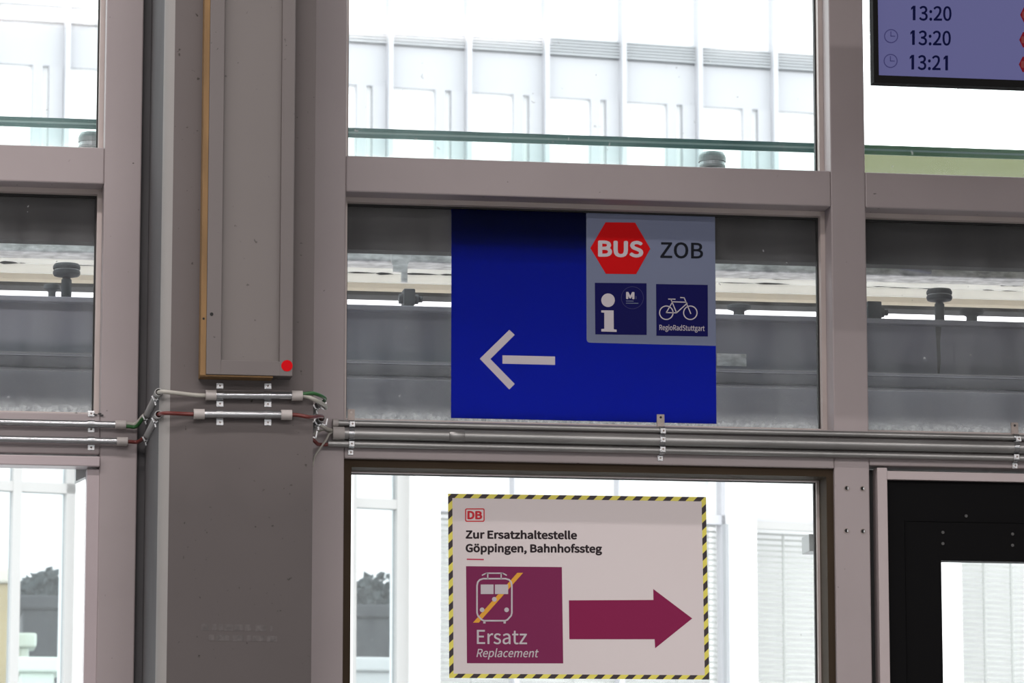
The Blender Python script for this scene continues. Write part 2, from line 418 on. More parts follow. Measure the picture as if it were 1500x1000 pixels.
RV=.064; BW=.011; GY=.088
def window(n,x0,x1,z0,z1,gm,label,bead_m='bead',rv=RV,bw=BW,gy=GY,bottom=True,low=.0):
    root=thing('window_%d'%n,label,'window',((x0+x1)/2,rv,z0),kind='structure')
    b=MB()
    o=[(x0,z0),(x1,z0),(x1,z1),(x0,z1)]; i_=[(x0+bw,z0+bw),(x1-bw,z0+bw),(x1-bw,z1-bw),(x0+bw,z1-bw)]
    b.ring(o,i_,rv,gy-.002); obj(b,'glazing_bead',M[bead_m],root)
    b=MB(); g=.0035
    i2=[(x0+bw,z0+bw),(x1-bw,z0+bw),(x1-bw,z1-bw),(x0+bw,z1-bw)]; i3=[(x0+bw+g,z0+bw+g*.4),(x1-bw-g,z0+bw+g*.4),(x1-bw-g,z1-bw-g),(x0+bw+g,z1-bw-g)]
    b.ring(o,i3,gy-.002,gy+.014); obj(b,'gasket',M['gasket'],root)
    b=MB(); b.box(x0+bw,x1-bw,gy+.002,gy+.008,z0+bw*.6,z1-bw*.6); obj(b,'pane',gm,root)
    return root
window(1,XLEFT,xL0,zT1,ZTOP,G_UP,'tall dusty upper window left of the column')
window(2,XLEFT,xL0,zS1,zT0,G_MID,'middle strip window left of the column above the thin conduits')
window(4,xM1,xR0,zT1,ZTOP,G_UP,'tall dusty upper window above the blue sign')
window(5,xM1,xR0,zS1,zT0,G_MID,'middle strip window that carries the blue sign')
window(7,xR1,XRIGHT,zT1,ZTOP,G_UP,'tall upper window behind the display screen')
window(8,xR1,XRIGHT,zS1,zT0,G_MID,'middle strip window above the black door')
# lower middle window with its dark bronze liner
xB0,xB1 = X(504,850), X(1222,850)
zB1 = zS0
root=thing('window_6','lower window with dark bronze liner that carries the white poster','window',((xB0+xB1)/2,.0,.25),kind='structure')
b=MB(); t=.018
b.ring([(xM1-.004,.25),(xR0,.25),(xR0,zB1),(xM1-.004,zB1)],[(xM1+t,.25+t),(xR0-t*.9,.25+t),(xR0-t*.9,zB1-t),(xM1+t,zB1-t)],.012,.095); obj(b,'liner',M['bronze'],root)
b=MB(); x0,x1,z0,z1=xM1+t,xR0-t*.9,.25+t,zB1-t
b.ring([(x0,z0),(x1,z0),(x1,z1),(x0,z1)],[(x0+.002,z0+.003),(x1-.006,z0+.003),(x1-.006,z1-.003),(x0+.002,z1-.003)],.085,.098); obj(b,'glazing_bead',M['bead'],root)
b=MB(); b.ring([(x0,z0),(x1,z0),(x1,z1),(x0,z1)],[(x0+.003,z0+.005),(x1-.010,z0+.005),(x1-.010,z1-.005),(x0+.003,z1-.005)],.098,.108); obj(b,'gasket',M['gasket'],root)
LGY=.103
b=MB(); b.box(x0,x1,LGY,LGY+.006,z0,z1); obj(b,'pane',G_LOW,root)
xlb=X(1195,795,.16)
b=MB(); b.box(X(1180,795,.16),xlb+.03,.125,.20,Z(1187,808,.14),Z(1187,783,.14),.002); obj(b,'bracket',M['bracket'],root)
# lower left window: a casement standing a little proud
root=thing('window_3','lower casement window left of the column below the thin conduits','window',(.2,0,.25),kind='structure')
zc1=Z(70,664.5)-.001; zc0=Z(70,682.5); xc1=X(146,672); xs0=X(125.5,700); 
b=MB(); b.box(XLEFT,xc1,-.012,.05,zc0,zc1-.004,.002); obj(b,'top_frame',M['casement'],root)
b=MB(); b.box(X(127.5,690,.0),X(144,850),0.004,.06,.25,zc0-.003,.002); obj(b,'side_frame',M['casement'],root)
b=MB(); b.box(XLEFT,xs0+.01,.03,.036,.25,zc0); obj(b,'pane',G_LOW,root)
b=MB(); xq0=X(110,700,.1); xq1=X(127,700,.1); zq=Z(118,684,.1)
b.poly([(xq0,zq),(xq1,zq),(xq1,Z(127,699,.1)),(xq0+.003,Z(112,706,.1)),(xq0,Z(110,706,.1))],.07,.13); obj(b,'bracket',M['bracket'],root)
b=MB(); b.box(X(144.3,700),xL0+.001,.02,.09,.25,zc1,.0); obj(b,'shadow_gap',M['paint'],root)

# ------------------------------------------------------------------ room shell
def room(name,x0,x1,y0,y1,z0,z1,m,label,cat):
    b=MB(); b.box(x0,x1,y0,y1,z0,z1); return struct(obj(b,name,M[m]),label,cat)
room('floor',-5,9,-14,.2,-.2,0,'floor','dark tiled floor of the station hall','floor')
room('ceiling',-5,9,-14,.2,ZCEIL,ZCEIL+.2,'ceil','pale ceiling of the station hall','ceiling')
struct(obj(MB().box(-5,9,-14.2,-14,0,1.5).box(-5,9,-14.2,-14,3.2,ZCEIL).box(-5,-4,-14.2,-14,1.5,3.2).box(8,9,-14.2,-14,1.5,3.2),'wall_back',M['wall']),'back wall of the station hall with a long window strip','wall')
room('wall_left',-5.2,-5,-14,.2,0,ZCEIL,'wall','plain left wall of the station hall','wall')
room('wall_right',9,9.2,-14,.2,0,ZCEIL,'wall','plain right wall of the station hall','wall')
room('wall_front',-5,XLEFT,0,.109,0,ZCEIL,'wall','plain front wall left of the windows','wall')
room('wall_front_right',XRIGHT,9,0,.109,0,ZCEIL,'wall','plain front wall right of the windows','wall')

# ------------------------------------------------------------------ column
CY=-.42
xc0=X(249,600,CY); xc1=X(458.8,600,CY)
rc=xc0-X(233,600,CY+.02)
root=thing('column','grey painted square column with a pale rounded corner','column',((xc0+xc1)/2,CY/2,0),kind='structure')
b=MB(); b.box(xc0,xc1,CY,CY+.03,0,ZCEIL); obj(b,'front_face',M['column'],root)
b=MB(); n=10
arc=[(xc0-rc*math.sin(PI/2*k/n), CY+rc*(1-math.cos(PI/2*k/n))) for k in range(n+1)]
V=[[b.bm.verts.new((x,y,z)) for x,y in arc] for z in (0,ZCEIL)]
for k in range(n):
    f=b.bm.faces.new((V[0][k],V[0][k+1],V[1][k+1],V[1][k])); f.smooth=True
obj(b,'rounded_corner',M['column_corner'],root)
b=MB(); b.box(xc0-rc,xc1-.0,CY+rc,0.03,0,ZCEIL); obj(b,'side_panel',M['column_side'],root)
struct(obj(MB().box(xL1-.002,xc1,.03,.11,0,ZCEIL),'trim_16',M['column_side']),'dark filler panel between the left window post and the column','filler')
# faded strips where a notice was stuck
for (y0,y1,a,c) in ((913,923,295,399),(929,938,306,408)):
    b=MB(); x=a
    while x<c:
        w=rnd.uniform(5,22); e=min(c,x+w)
        b.poly(pxpoly([(x,y0+(x-295)*.02),(e,y0+(e-295)*.02),(e,y1-rnd.random()*2+(e-295)*.02),(x,y1+(x-295)*.02)],CY),CY-.0004,CY+.001); x=e+rnd.uniform(2,7)
    obj(b,'adhesive_residue',M['residue'],root)
# cover board on the column
BY=CY-.05
px=lambda x,y: P(x,y,BY)
xb0=X(303.5,400,BY); xb1=X(430,400,BY); zb0=Z(365,549.5,BY)
xi0=X(325.5,400,BY); xi1=X(410.5,400,BY); zi0=Z(367,528,BY)
zb1=ZCEIL-.02
root=thing('cover_board','painted wooden cover board with sunken panel hanging on the column','panel',((xb0+xb1)/2,BY,zb0))
b=MB(); 
b.box(xb0,xi0,BY,CY-.0005,zb0,zb1,.0015); b.box(xi1,xb1,BY,CY-.0005,zb0,zb1,.0015); b.box(xi0-.001,xi1+.001,BY+.0002,CY-.0005,zb0+.0003,zi0,.001)
obj(b,'frame',M['board'],root)
b=MB(); b.box(xi0,xi1,BY+.016,CY-.001,zi0,zb1); obj(b,'inset_panel',M['board_in'],root)
b=MB(); w=xb0-X(295.2,400,BY); 
b.box(xb0-w,xb0,BY+.002,CY-.0005,zb0-.002,zb1,.001); b.box(xb0-w,X(400,550,BY),BY+.004,CY-.0005,zb0-.0035,zb0+.0003); o=obj(b,'edge_strip',M['plywood'],root); o['label']='raw yellow plywood edge'
tag(obj(MB().poly(circ(420.3,535.5,8.3,BY),BY-.0008,BY+.0003),'round_sticker',M['red_dot']),'round red sticker on the bottom right corner of the cover board','sticker')
M['hole']=M['dark']
for (x,y,r,l,yy) in ((310,460,2.6,'round dark screw hole on the cover board left of its sunken panel',BY),(298.3,466.5,1.7,'tiny dark nail hole in the yellow plywood edge of the cover board',BY+.002)):
    tag(obj(MB().poly(circ(x,y,r,yy,14),yy-.0006,yy+.0004),'screw_hole' if r>2 else 'nail_hole',M['dark']),l,'hole')

# ------------------------------------------------------------------ conduits, pipes
def conduit(label, a, b_, r, sl=(), cat='conduit', m='conduit', group=None, sr=1.3, name='conduit', coup=None):
    A=Vector(a); B=Vector(b_)
    root=thing(name,label,cat,tuple((A+B)/2),group)
    obj(MB().tube([A,B],r,24,inner=r*.82),'tube',M[m],root)
    d=(B-A).normalized()
    for (s0,s1) in sl:
        p=A+(B-A)*s0; q=A+(B-A)*s1
        obj(MB().tube([p,q],r*sr,24,inner=r*.75),'end_sleeve',M['sleeve'],root)
    for (s0,s1) in (coup or ()):
        p=A+(B-A)*s0; q=A+(B-A)*s1
        obj(MB().tube([p,p+(q-p)*.03,q-(q-p)*.03,q],[r*1.02,r*1.09,r*1.09,r*1.02],24,caps=False),'coupling',M[m],root)
    return root
SC=6000/(9.375)
YL=-.016
rl=.0078
def hz(px0,px1,pxm,pym,Y):          # a level run: same Z from px0 to px1
    z=Z(pxm,pym,Y); return (X(px0,pym,Y),Y,z),(X(px1,pym,Y),Y,z)
a,b_=hz(-900,184.5,60,619.5,YL); L=b_[0]-a[0]
conduit('upper of two thin steel conduits left of the column',a,b_,rl,[(1-.024/L,1+0/L)],group=None)
ULE=Vector(b_)
a,b_=hz(-900,187,60,644,YL); L=b_[0]-a[0]
conduit('lower of two thin steel conduits left of the column',a,b_,rl,[(1-.024/L,1)])
LLE=Vector(b_)
YC=CY-.014; rcq=.0086
A,B=P(301,578.6,YC),P(443,579.6,YC)
L=(B-A).length; conduit('upper short steel conduit across the column under the cover board',A,B,rcq,[(0,.11),(.89,1)])
UCA,UCB=A.copy(),B.copy()
A,B=P(283.5,606.3,YC),P(427.5,607.6,YC)
conduit('lower short steel conduit across the column, holding a red cable',A,B,rcq,[(0,.11),(.89,1)])
LCA,LCB=A.copy(),B.copy()
# right of the column: three runs
a,b_=hz(487,2400,900,628.2,-.014); conduit('thinnest galvanised conduit, topmost of three runs below the blue sign',a,b_,.0072,[(0,.004)],m='pipe')
a,b_=hz(487,2400,900,643.2,-.018); L=b_[0]-a[0]
s=lambda p:(X(p,643,-.018)-a[0])/L
conduit('thick galvanised pipe with a coupling, middle of three runs below the blue sign',a,b_,.0135,[(0,s(504))],cat='pipe',m='pipe',sr=1.1,name='pipe',coup=[(s(657),s(680))])
BPE=Vector(a)
a,b_=hz(480,2400,900,658.3,-.014); conduit('thin conduit running under the thick pipe, lowest of three runs',a,b_,.0078,(),m='pipe')
LPE=Vector(a)

def clamp(label, x, Yw, runs, tabs, plate=None, group='pipe clamps', w=.0155):
    """saddle clamp: a strap over each run and screwed tabs; pixel heights given at photo column x"""
    c=P(x,runs[0][0],Yw)
    root=thing('pipe_clamp',label,'pipe clamp',(c.x,Yw,c.z),group)
    for (py,yc,r) in runs:
        q=P(x,py,yc); b=MB(); n=16; o=[];i=[]
        pts=[]
        for k in range(n+1):
            t_=-PI/2-PI*k/n; pts.append((yc+ (r+.0012)*math.cos(t_), q.z+(r+.0012)*math.sin(t_)))
        pts=[(Yw+.0003,q.z-r-.0012)]+pts+[(Yw+.0003,q.z+r+.0012)]
        V=[[b.bm.verts.new((q.x+sx*w/2,y,z)) for y,z in pts] for sx in (-1,1)]
        for k in range(len(pts)-1):
            f=b.bm.faces.new((V[0][k],V[0][k+1],V[1][k+1],V[1][k])); f.smooth=True
        obj(b,'strap',M['conduit'],root)
    for t_ in tabs:
        x2,py=(t_[:2] if isinstance(t_,tuple) else (x,t_))
        yw=Yw
        if isinstance(t_,tuple) and len(t_)==3: x2,py,yw=t_
        q=P(x2,py,yw); h=.0062
        b=MB(); b.box(q.x-w/2,q.x+w/2,yw-.0022,yw+.0005,q.z-h,q.z+h,.0006); tb=obj(b,'tab',M['zinc'],root)
        b=MB(); n=14
        o=[(q.x+.0052*math.cos(2*PI*k/n),q.z+.0052*math.sin(2*PI*k/n)) for k in range(n)]; i=[(q.x+.0024*math.cos(2*PI*k/n),q.z+.0024*math.sin(2*PI*k/n)) for k in range(n)]
        b.ring(o,i,yw-.005,yw-.002); obj(b,'screw_head',M['zinc'],tb)
        b=MB(); b.poly(i,yw-.0038,yw-.002); obj(b,'screw_recess',M['plate'],tb)
    if plate:
        (p0,q0,p1,q1)=plate; A=P(p0,q1,Yw-.001); B=P(p1,q0,Yw-.001)
        b=MB(); b.box(A.x,B.x,Yw-.004,Yw+.0008,A.z,B.z,.0004); pl=obj(b,'back_plate',M['plate'],root)
        cx,cz=(A.x+B.x)/2,B.z-.007
        b=MB(); b.poly([(cx+.0028*math.cos(2*PI*k/12),cz+.0028*math.sin(2*PI*k/12)) for k in range(12)],Yw-.0046,Yw-.0039); obj(b,'hole',M['bead' if x<600 else 'dark'],pl)
    return root
g='pipe clamps'
clamp('bright double clamp on the two thin conduits left of the column',133.5,0,[(620.6,YL,rl),(645.2,YL,rl)],[606,629,655.5],group=g)
clamp('left one of two bright clamps on the short column conduits',322,CY,[(578.6,YC,rcq),(606.6,YC,rcq)],[565.2,591.5,618.7],group=g)
clamp('right one of two bright clamps on the short column conduits',392.2,CY,[(579.2,YC,rcq),(607.3,YC,rcq)],[565.5,592,619],group=g)
clamp('clamp with holed back plate beside the column at the thick pipe end',514.5,0,[(620.6,-.014,.0072),(635.2,-.018,.0135),(650.5,-.014,.0078)],[(516,621,-.022),(515,650,-.022),(513.5,662.5)],(509,599.5,519.6,616),group=g,w=.0125)
clamp('rusty clamp on the pipes under the lower right of the blue sign',969,0,[(629.6,-.014,.0072),(644.8,-.018,.0135),(659.8,-.014,.0078)],[(971.4,631,-.022),(971.2,643.5,-.032),(971,658,-.022),(967,671)],(962,607,973,627),group=g,w=.0125)
clamp('clamp on the pipes above the black door at the right edge',1488,0,[(640.6,-.014,.0072),(655.2,-.018,.0135),(671,-.014,.0078)],[(1492,642.7,-.022),(1489,669,-.022),(1486.6,682)],(1481,619,1491,639),group=g,w=.0125)

# tubes that carry the cables along the sides of the column
def sidetube(label,near,yn,yf,r=.0085):
    A=P(*near,yn); B=Vector((A.x,yf,A.z))
    root=thing('cable_tube',label,'tube',tuple((A+B)/2),'cable tubes beside the column')
    obj(MB().tube([A,B],r,22,inner=r*.78),'tube',M['tubegrey'],root)
    for f_ in (.10,.86):
        c=A+(B-A)*f_; sd=1 if near[0]<400 else -1
        b=MB(); n=12; w=.012
        pts=[(c.x+sd*(r+.004),c.z+r+.006)]+[(c.x+sd*-math.cos(PI*(-.5+k/n))*(r+.0014)+0, c.z-math.sin(PI*(-.5+k/n))*(r+.0014)) for k in range(n+1)][::1]+[(c.x+sd*(r+.004),c.z-r-.006)]
        V=[[b.bm.verts.new((x,c.y+sy*w/2,z)) for x,z in pts] for sy in (-1,1)]
        for k in range(len(pts)-1): b.bm.faces.new((V[0][k],V[0][k+1],V[1][k+1],V[1][k]))
        obj(b,'clip',M['zinc'],root)
        # bent metal ears below the tube
        q=Vector((c.x,c.y,c.z-r))
        b=MB(); b.strokes([(q.x-.012,q.z+.004),(q.x-.006,q.z-.006),(q.x+.002,q.z-.001),(q.x+.012,q.z-.005),(q.x+.015,q.z+.010)],.0028,q.y-.007,q.y-.004)
        b.strokes([(q.x-.006,q.z-.006),(q.x-.004,q.z-.014)],.003,q.y-.007,q.y-.004); obj(b,'bent_ear',M['zinc'],root)
    return A,B
TUL=sidetube('upper grey tube running back along the left side of the column',(232.5,574),CY-.004,-.03)
TLL=sidetube('lower grey tube running back along the left side of the column',(232.5,606.5),CY+.0,-.03)
TUR=sidetube('upper grey tube behind the right edge of the column',(469,589),-.30,-.03,.0075)
TLR=sidetube('lower grey tube with dark mouth behind the right edge of the column',(471,612.4),-.30,-.03,.0080)

def smooth(pts,k=6):
    pts=[Vector(p) for p in pts]; out=[]
    for i in range(len(pts)-1):
        p0=pts[max(i-1,0)];p1=pts[i];p2=pts[i+1];p3=pts[min(i+2,len(pts)-1)]
        for j in range(k):
            t=j/k; out.append(.5*((2*p1)+(p2-p0)*t+(2*p0-5*p1+4*p2-p3)*t*t+(3*p1-p0-3*p2+p3)*t**3))
    out.append(pts[-1]); return out
def cable(label,pts,r,m):
    return tag(obj(MB().tube(smooth(pts),r,12),'cable',M[m]),label,'cable')
dz=Vector((0,0,1))
cable('red cable linking the lower conduits past the column',
  [LLE-Vector((.05,0,0)),LLE,LLE+Vector((.022,0,0)),TLL[1]+Vector((-.006,-.012,0)),TLL[1]+Vector((0,.004-.03,0)),TLL[0]+Vector((0,.05,0)),TLL[0]+Vector((.002,-.004,0)),TLL[0]+Vector((.018,-.022,-.0005)),LCA+Vector((-.02,0,0)),LCA+Vector((.02,0,0)),LCB-Vector((.02,0,0)),LCB+Vector((.012,0,0)),P(455,611,CY-.01),TLR[0]+Vector((-.004,-.03,.0)),TLR[0]+Vector((0,.02,0)),TLR[1]+Vector((0,-.04,0)),P(463,648,-.045),P(471,651,-.02),LPE+Vector((.03,0,0))],.0042,'cable_red')
gz=.0026
cable('grey cable linking the upper conduits past the column',
  [ULE-Vector((.05,0,-gz)),ULE+Vector((0,0,gz)),ULE+Vector((.022,0,gz)),TUL[1]+Vector((-.006,-.012,gz)),TUL[1]+Vector((0,-.03,0)),TUL[0]+Vector((0,.05,0)),TUL[0]+Vector((.002,-.006,-.001)),TUL[0]+Vector((.018,-.022,-.003)),UCA+Vector((-.02,0,-.0005)),UCA+Vector((.02,0,0)),UCB-Vector((.02,0,0)),UCB+Vector((.008,0,-.001)),P(462,586,CY-.012),P(475,593,CY+.03),P(477,597,-.33),TUR[0]+Vector((0,-.006,0)),TUR[0]+Vector((0,.03,0)),TUR[1]+Vector((0,-.05,0)),P(474,625,-.05),BPE+Vector((-.004,-.004,.006)),BPE+Vector((.04,0,.0))],.0046,'cable_grey')
cable('green cable leaving the upper conduit at the right edge of the column',
  [UCB-Vector((.02,0,-.003)),UCB+Vector((.004,-.002,.004)),P(458,575.8,CY-.016),P(470,579.5,CY-.004),P(476,583.5,CY+.03),P(474,588,-.31),TUR[0]+Vector((0,.03,.001))],.0040,'cable_green')
cable('green cable between the upper thin conduit and the tube left of the column',
  [ULE-Vector((.05,0,.003)),ULE+Vector((.001,-.003,-.0035)),ULE+Vector((.022,-.004,-.004)),TUL[1]+Vector((-.008,-.014,-.004)),TUL[1]+Vector((0,-.04,-.002))],.0040,'cable_green')
cable('grey wire fanning from the thick pipe end down behind the column',
  [BPE+Vector((.03,0,.002)),P(485,634,-.02),P(477,645,-.024),P(468,657,-.022),P(461,668,-.018),P(459,676,-.012),P(455,690,-.008)],.0026,'cable_grey')
cable('short grey wire from the thick pipe end to the upper tube',
  [BPE+Vector((.03,0,.004)),P(483,632,-.016),P(474,629,-.022),P(466,632,-.028),P(458,636,-.03)],.0026,'cable_grey')

# screw holes on the right mullion
for (x,y,l) in ((1240.3,714.8,'upper left'),(1263.3,715.4,'upper right'),(1239.8,777.2,'lower left'),(1264,778,'lower right')):
    q=P(x,y,0); n=16
    root=thing('screw_socket','%s of four dark screw sockets on the post beside the black door'%l,'screw socket',(q.x,0,q.z),'screw sockets on the right post')
    ci=lambda r:[(q.x+r*math.cos(2*PI*k/n),q.z+r*math.sin(2*PI*k/n)) for k in range(n)]
    obj(MB().ring(ci(.0062),ci(.0046),-.0018,-.0001),'rim',M['plate'],root)
    obj(MB().poly(ci(.0046),-.0009,-.0001),'socket',M['dark'],root)
    b=MB(); b.box(q.x+.0012,q.x+.0042,-.0022,-.0009,q.z-.003,q.z+.003,.0005); obj(b,'screw',M['zinc'],root)

# ------------------------------------------------------------------ door at the right
zD=Z(1400,687.3)
root=thing('door_1','black door with a glass opening and pale grey trim, right edge','door',((xDoor0+xDoor1)/2,0,0),kind='structure')
xt0,xt1=X(1286,800),X(1300.5,800); zt1,zt0=Z(1400,691.5),Z(1400,704)
gx0=X(1376,840,.03); gz1=Z(1440,823,.03)
b=MB(); b.ring([(xDoor0-.006,0),(xDoor1,0),(xDoor1,zD),(xDoor0-.006,zD)],[(xt1,.02),(xDoor1-.1,.02),(xDoor1-.1,zt0),(xt1,zt0)],.04,.10); obj(b,'rebate',M['gasket'],root)
b=MB(); b.box(xt0,xt1,-.004,.05,0,zD-.0,.001); b.box(xt1-.002,xDoor1-.05,-.002,.05,zt0,zt1,.001); obj(b,'trim_frame',M['door_trim'],root)
gxr=xDoor1-.25
b=MB(); b.ring([(xt1-.002,.01),(xDoor1-.05,.01),(xDoor1-.05,zt0+.002),(xt1-.002,zt0+.002)],[(gx0,.3),(gxr,.3),(gxr,gz1),(gx0,gz1)],.012,.05)
leaf=obj(b,'door_leaf',M['black_door'],root)
b=MB(); e=.07
lx=X(1327,800,.012); lz=Z(1440,765,.012)
b.ring([(lx-.002,.2),(gxr+.06,.2),(gxr+.06,lz+.002),(lx-.002,lz+.002)],[(lx,.202),(gxr+.058,.202),(gxr+.058,lz),(lx,lz)],.0095,.0125); obj(b,'beading',M['black_door'],leaf)
b=MB(); b.box(gx0-.01,gxr+.01,.028,.034,.29,gz1+.01); obj(b,'pane',G_LOW,root)
for (x,y) in ((1415,755.5),(1381,779.5),(1381,796),(1483,782),(1483,798.5)):
    q=P(x,y,.012); n=12
    b=MB(); b.poly([(q.x+.0036*math.cos(2*PI*k/n),q.z+.0036*math.sin(2*PI*k/n)) for k in range(n)],.0098,.0122); obj(b,'screw',M['screw'],root)

# ------------------------------------------------------------------ blue sign
SY=GY+.0018; T=.0009
quad=[(661,305.5),(1047.2,317),(1049.3,620.3),(661,612.3)]
sp=pxpoly(quad,SY)
xs0=(sp[0][0]+sp[3][0])/2; xs1=(sp[1][0]+sp[2][0])/2; zs1=zT0-BW-.0045; zs0=(sp[2][1]+sp[3][1])/2
root=thing('direction_sign','blue direction sign with white left arrow and bus pictogram on the glass','sign',((xs0+xs1)/2,SY,zs0))
obj(MB().poly([(xs0,zs0),(xs1,zs0),(xs1,zs1),(xs0,zs1)],SY-T,SY),'film',M['sign_blue'],root)
Y1=SY-T-.0001
gp=pxpoly([(858.1,310.6),(1047.2,317),(1048.6,506.7),(859.2,501.5)],Y1)
gx0_,gz0_=gp[3][0],(gp[2][1]+gp[3][1])/2
r_=.008
pts=[(xs1,gz0_),(xs1,zs1),(gx0_,zs1)]+[(gx0_+r_-r_*math.cos(PI/2*k/6), gz0_+r_-r_*math.sin(PI/2*k/6)) for k in range(7)]
gpanel=obj(MB().poly(pts,Y1-T,Y1),'grey_panel',M['sign_grey'],root)
Y2=Y1-T-.0001
hexa=obj(MB().poly(pxpoly([(864.7,363.3),(886.9,325.5),(930.3,326),(952.5,364.2),(931.8,401.4),(887.4,400.9)],Y2),Y2-.0005,Y2),'bus_symbol',M['sign_red'],root)
lettering('BUS',(876,376.2),(942.3,377.3),(876,351.7),Y2-.0006,.0004,M['sign_white'],hexa,bold=.015,face=sans())
lettering('ZOB',(967.2,378.0),(1029.9,379),(967.2,354.2),Y2,.0004,M['sign_black'],root,bold=.006,face=sans())
sq1=obj(MB().poly(pxpoly([(871.3,414.1),(947,414.8),(947.2,490.4),(872,489.5)],Y2),Y2-.0005,Y2),'information_pictogram',M['sign_navy'],root)
Y3=Y2-.0006
K=4.548; cv=lambda pts:[(850+x/K,300+y/K) for x,y in pts]
b=MB(); b.poly(circ(890.7,439.6,9.9,Y3),Y3-.0004,Y3)
b.poly(pxpoly(cv([(140,702),(222,703),(223,828),(242,831),(242,846),(140,843),(140,827),(160,825),(160,718),(140,716)]),Y3),Y3-.0004,Y3); obj(b,'letter_i',M['sign_white'],sq1)
obj(MB().ring(circ(926.3,435.9,16.5,Y3),circ(926.3,435.9,15.9,Y3),Y3-.0003,Y3),'emblem_ring',M['sign_ring'],sq1)
lettering('M',(917.1,437.9),(929.3,438.1),(917.1,427.4),Y3,.0004,M['sign_white'],sq1,bold=.018,face=sans())
b=MB(); b.poly(pxpoly([(930.6,433.6),(932.6,433.7),(932.6,437.9),(930.6,437.8)],Y3),Y3-.0003,Y3); obj(b,'emblem_mark',M['sign_ring'],sq1)
b=MB()
for (y,x1) in ((440.2,928),(443.4,935)): b.poly(pxpoly([(917,y),(x1,y+.2),(x1,y+1.2),(917,y+1)],Y3),Y3-.0003,Y3)
obj(b,'emblem_line',M['sign_grey'],sq1)
sq2=obj(MB().poly(pxpoly([(961,415.9),(1036.7,417.2),(1036.9,492.6),(961.5,491.5)],Y2),Y2-.0005,Y2),'bicycle_pictogram',M['sign_navy'],root)
b=MB(); W=.0023
for cx in (976,1011.2): b.ring(circ(cx,457.9,10.6,Y3),circ(cx,457.9,9.1,Y3),Y3-.0004,Y3)
for ln in ([(588,627),(632,628)],[(604,628),(640,716)],[(573,717),(642,719)],[(573,717),(612,650)],[(610,645),(706,648)],[(642,718),(712,655)],[(668,617),(692,618),(736,724)]):
    b.strokes(pxpoly(cv(ln),Y3),W,Y3-.0004,Y3)
obj(b,'bicycle',M['sign_white'],sq2)
lettering('RegioRadStuttgart',(965.9,485.8),(1032.2,487.2),(965.9,474.9),Y3,.0004,M['sign_white'],sq2,bold=.003,face=sans())
b=MB(); b.poly(pxpoly([(702.7,525.3),(746,483),(754,490.3),(718.3,525.7),(754,562.2),(746,570.3)],Y1),Y1-.0005,Y1)
b.poly(pxpoly([(736,520.3),(813,522),(813,534.3),(736,532.5)],Y1),Y1-.0005,Y1); obj(b,'arrow',M['sign_white'],root)

# ------------------------------------------------------------------ poster
PY=LGY-.0008
q=[(656.3,722.8),(1034,727.8),(1039,995),(658,992.7)]
qi=[(662.6,729.2),(1027.8,734),(1032.4,988.6),(664.4,986.4)]
c=P(848,995,PY)
root=thing('poster','white replacement stop poster with hazard striped edge on the lower glass','poster',(c.x,PY,c.z))
obj(MB().poly(pxpoly(q,PY),PY-.0006,PY),'sheet',M['poster'],root)
A1=PY-.0007
obj(MB().ring(pxpoly(q,A1),pxpoly(qi,A1),A1-.0003,A1),'striped_border',M['p_border'],root)
kk=3.508; cv=lambda pts:[(650+x/kk,715+y/kk) for x,y in pts]
def rrect(x0,x1,y0,y1,r,n=5):
    o=[]
    for cx,cy,a0 in ((x1-r,y0+r,0),(x0+r,y0+r,90),(x0+r,y1-r,180),(x1-r,y1-r,270)):
        for k in range(n+1):
            t_=rad(a0+90*k/n); o.append((cx+r*math.cos(t_),cy-r*math.sin(t_)))
    return o
lg=obj(MB().ring(pxpoly(rrect(681.3,709.9,744.3,764,2.6),A1),pxpoly(rrect(682.9,708.3,745.9,762.4,1.3),A1),A1-.0003,A1),'rail_logo',M['p_red'],root)
lettering('DB',(684.6,760.3),(706.4,760.5),(684.6,748),A1,.0003,M['p_red'],lg,bold=.018,face=sans())
lettering('Zur Ersatzhaltestelle',(682,788.8),(845.3,789.9),(682,775.6),A1,.0003,M['p_black'],root,bold=.015,face=sans())
lettering('Göppingen, Bahnhofssteg',(682,812.2),(882,813.2),(682,795.3),A1,.0003,M['p_black'],root,bold=.015,face=sans())
obj(MB().poly(pxpoly([(683.7,817.9),(708.7,818.3),(708.7,820.2),(683.7,819.8)],A1),A1-.0003,A1),'rule_line',M['p_pink'],root)
pb=obj(MB().poly(pxpoly([(682.7,829),(823,830.3),(825,971.3),(684,971)],A1),A1-.0003,A1),'purple_square',M['p_purple'],root)
A2=A1-.0004; A3=A2-.0004
obj(MB().poly(pxpoly(cv([(378,434),(408,434),(180,690),(150,690)]),A2),A2-.0003,A2),'orange_bar',M['p_orange'],pb)
b=MB()
o=cv([(354,500),(350,480),(338,466),(318,460),(203,460),(183,466),(171,480),(167,500),(167,640),(172,656),(192,678),(206,684),(316,684),(330,678),(350,656),(354,640)])
cx=sum(p_[0] for p_ in o)/len(o); 
def inset(poly,d):
    n=len(poly); out=[]
    for i in range(n):
        a=Vector(poly[i-1]);p_=Vector(poly[i]);c_=Vector(poly[(i+1)%n])
        d1=(p_-a).normalized();d2=(c_-p_).normalized()
        n1=Vector((-d1.y,d1.x));n2=Vector((-d2.y,d2.x));nn=(n1+n2).normalized()
        k=d/max(.4,nn.dot(n1)); out.append(tuple(p_+nn*k))
    return out
i1=inset(o,2.3)
if abs(i1[0][0]-cx)>abs(o[0][0]-cx): i1=inset(o,-2.3)
b.ring(pxpoly(o,A3),pxpoly(i1,A3),A3-.0003,A3)
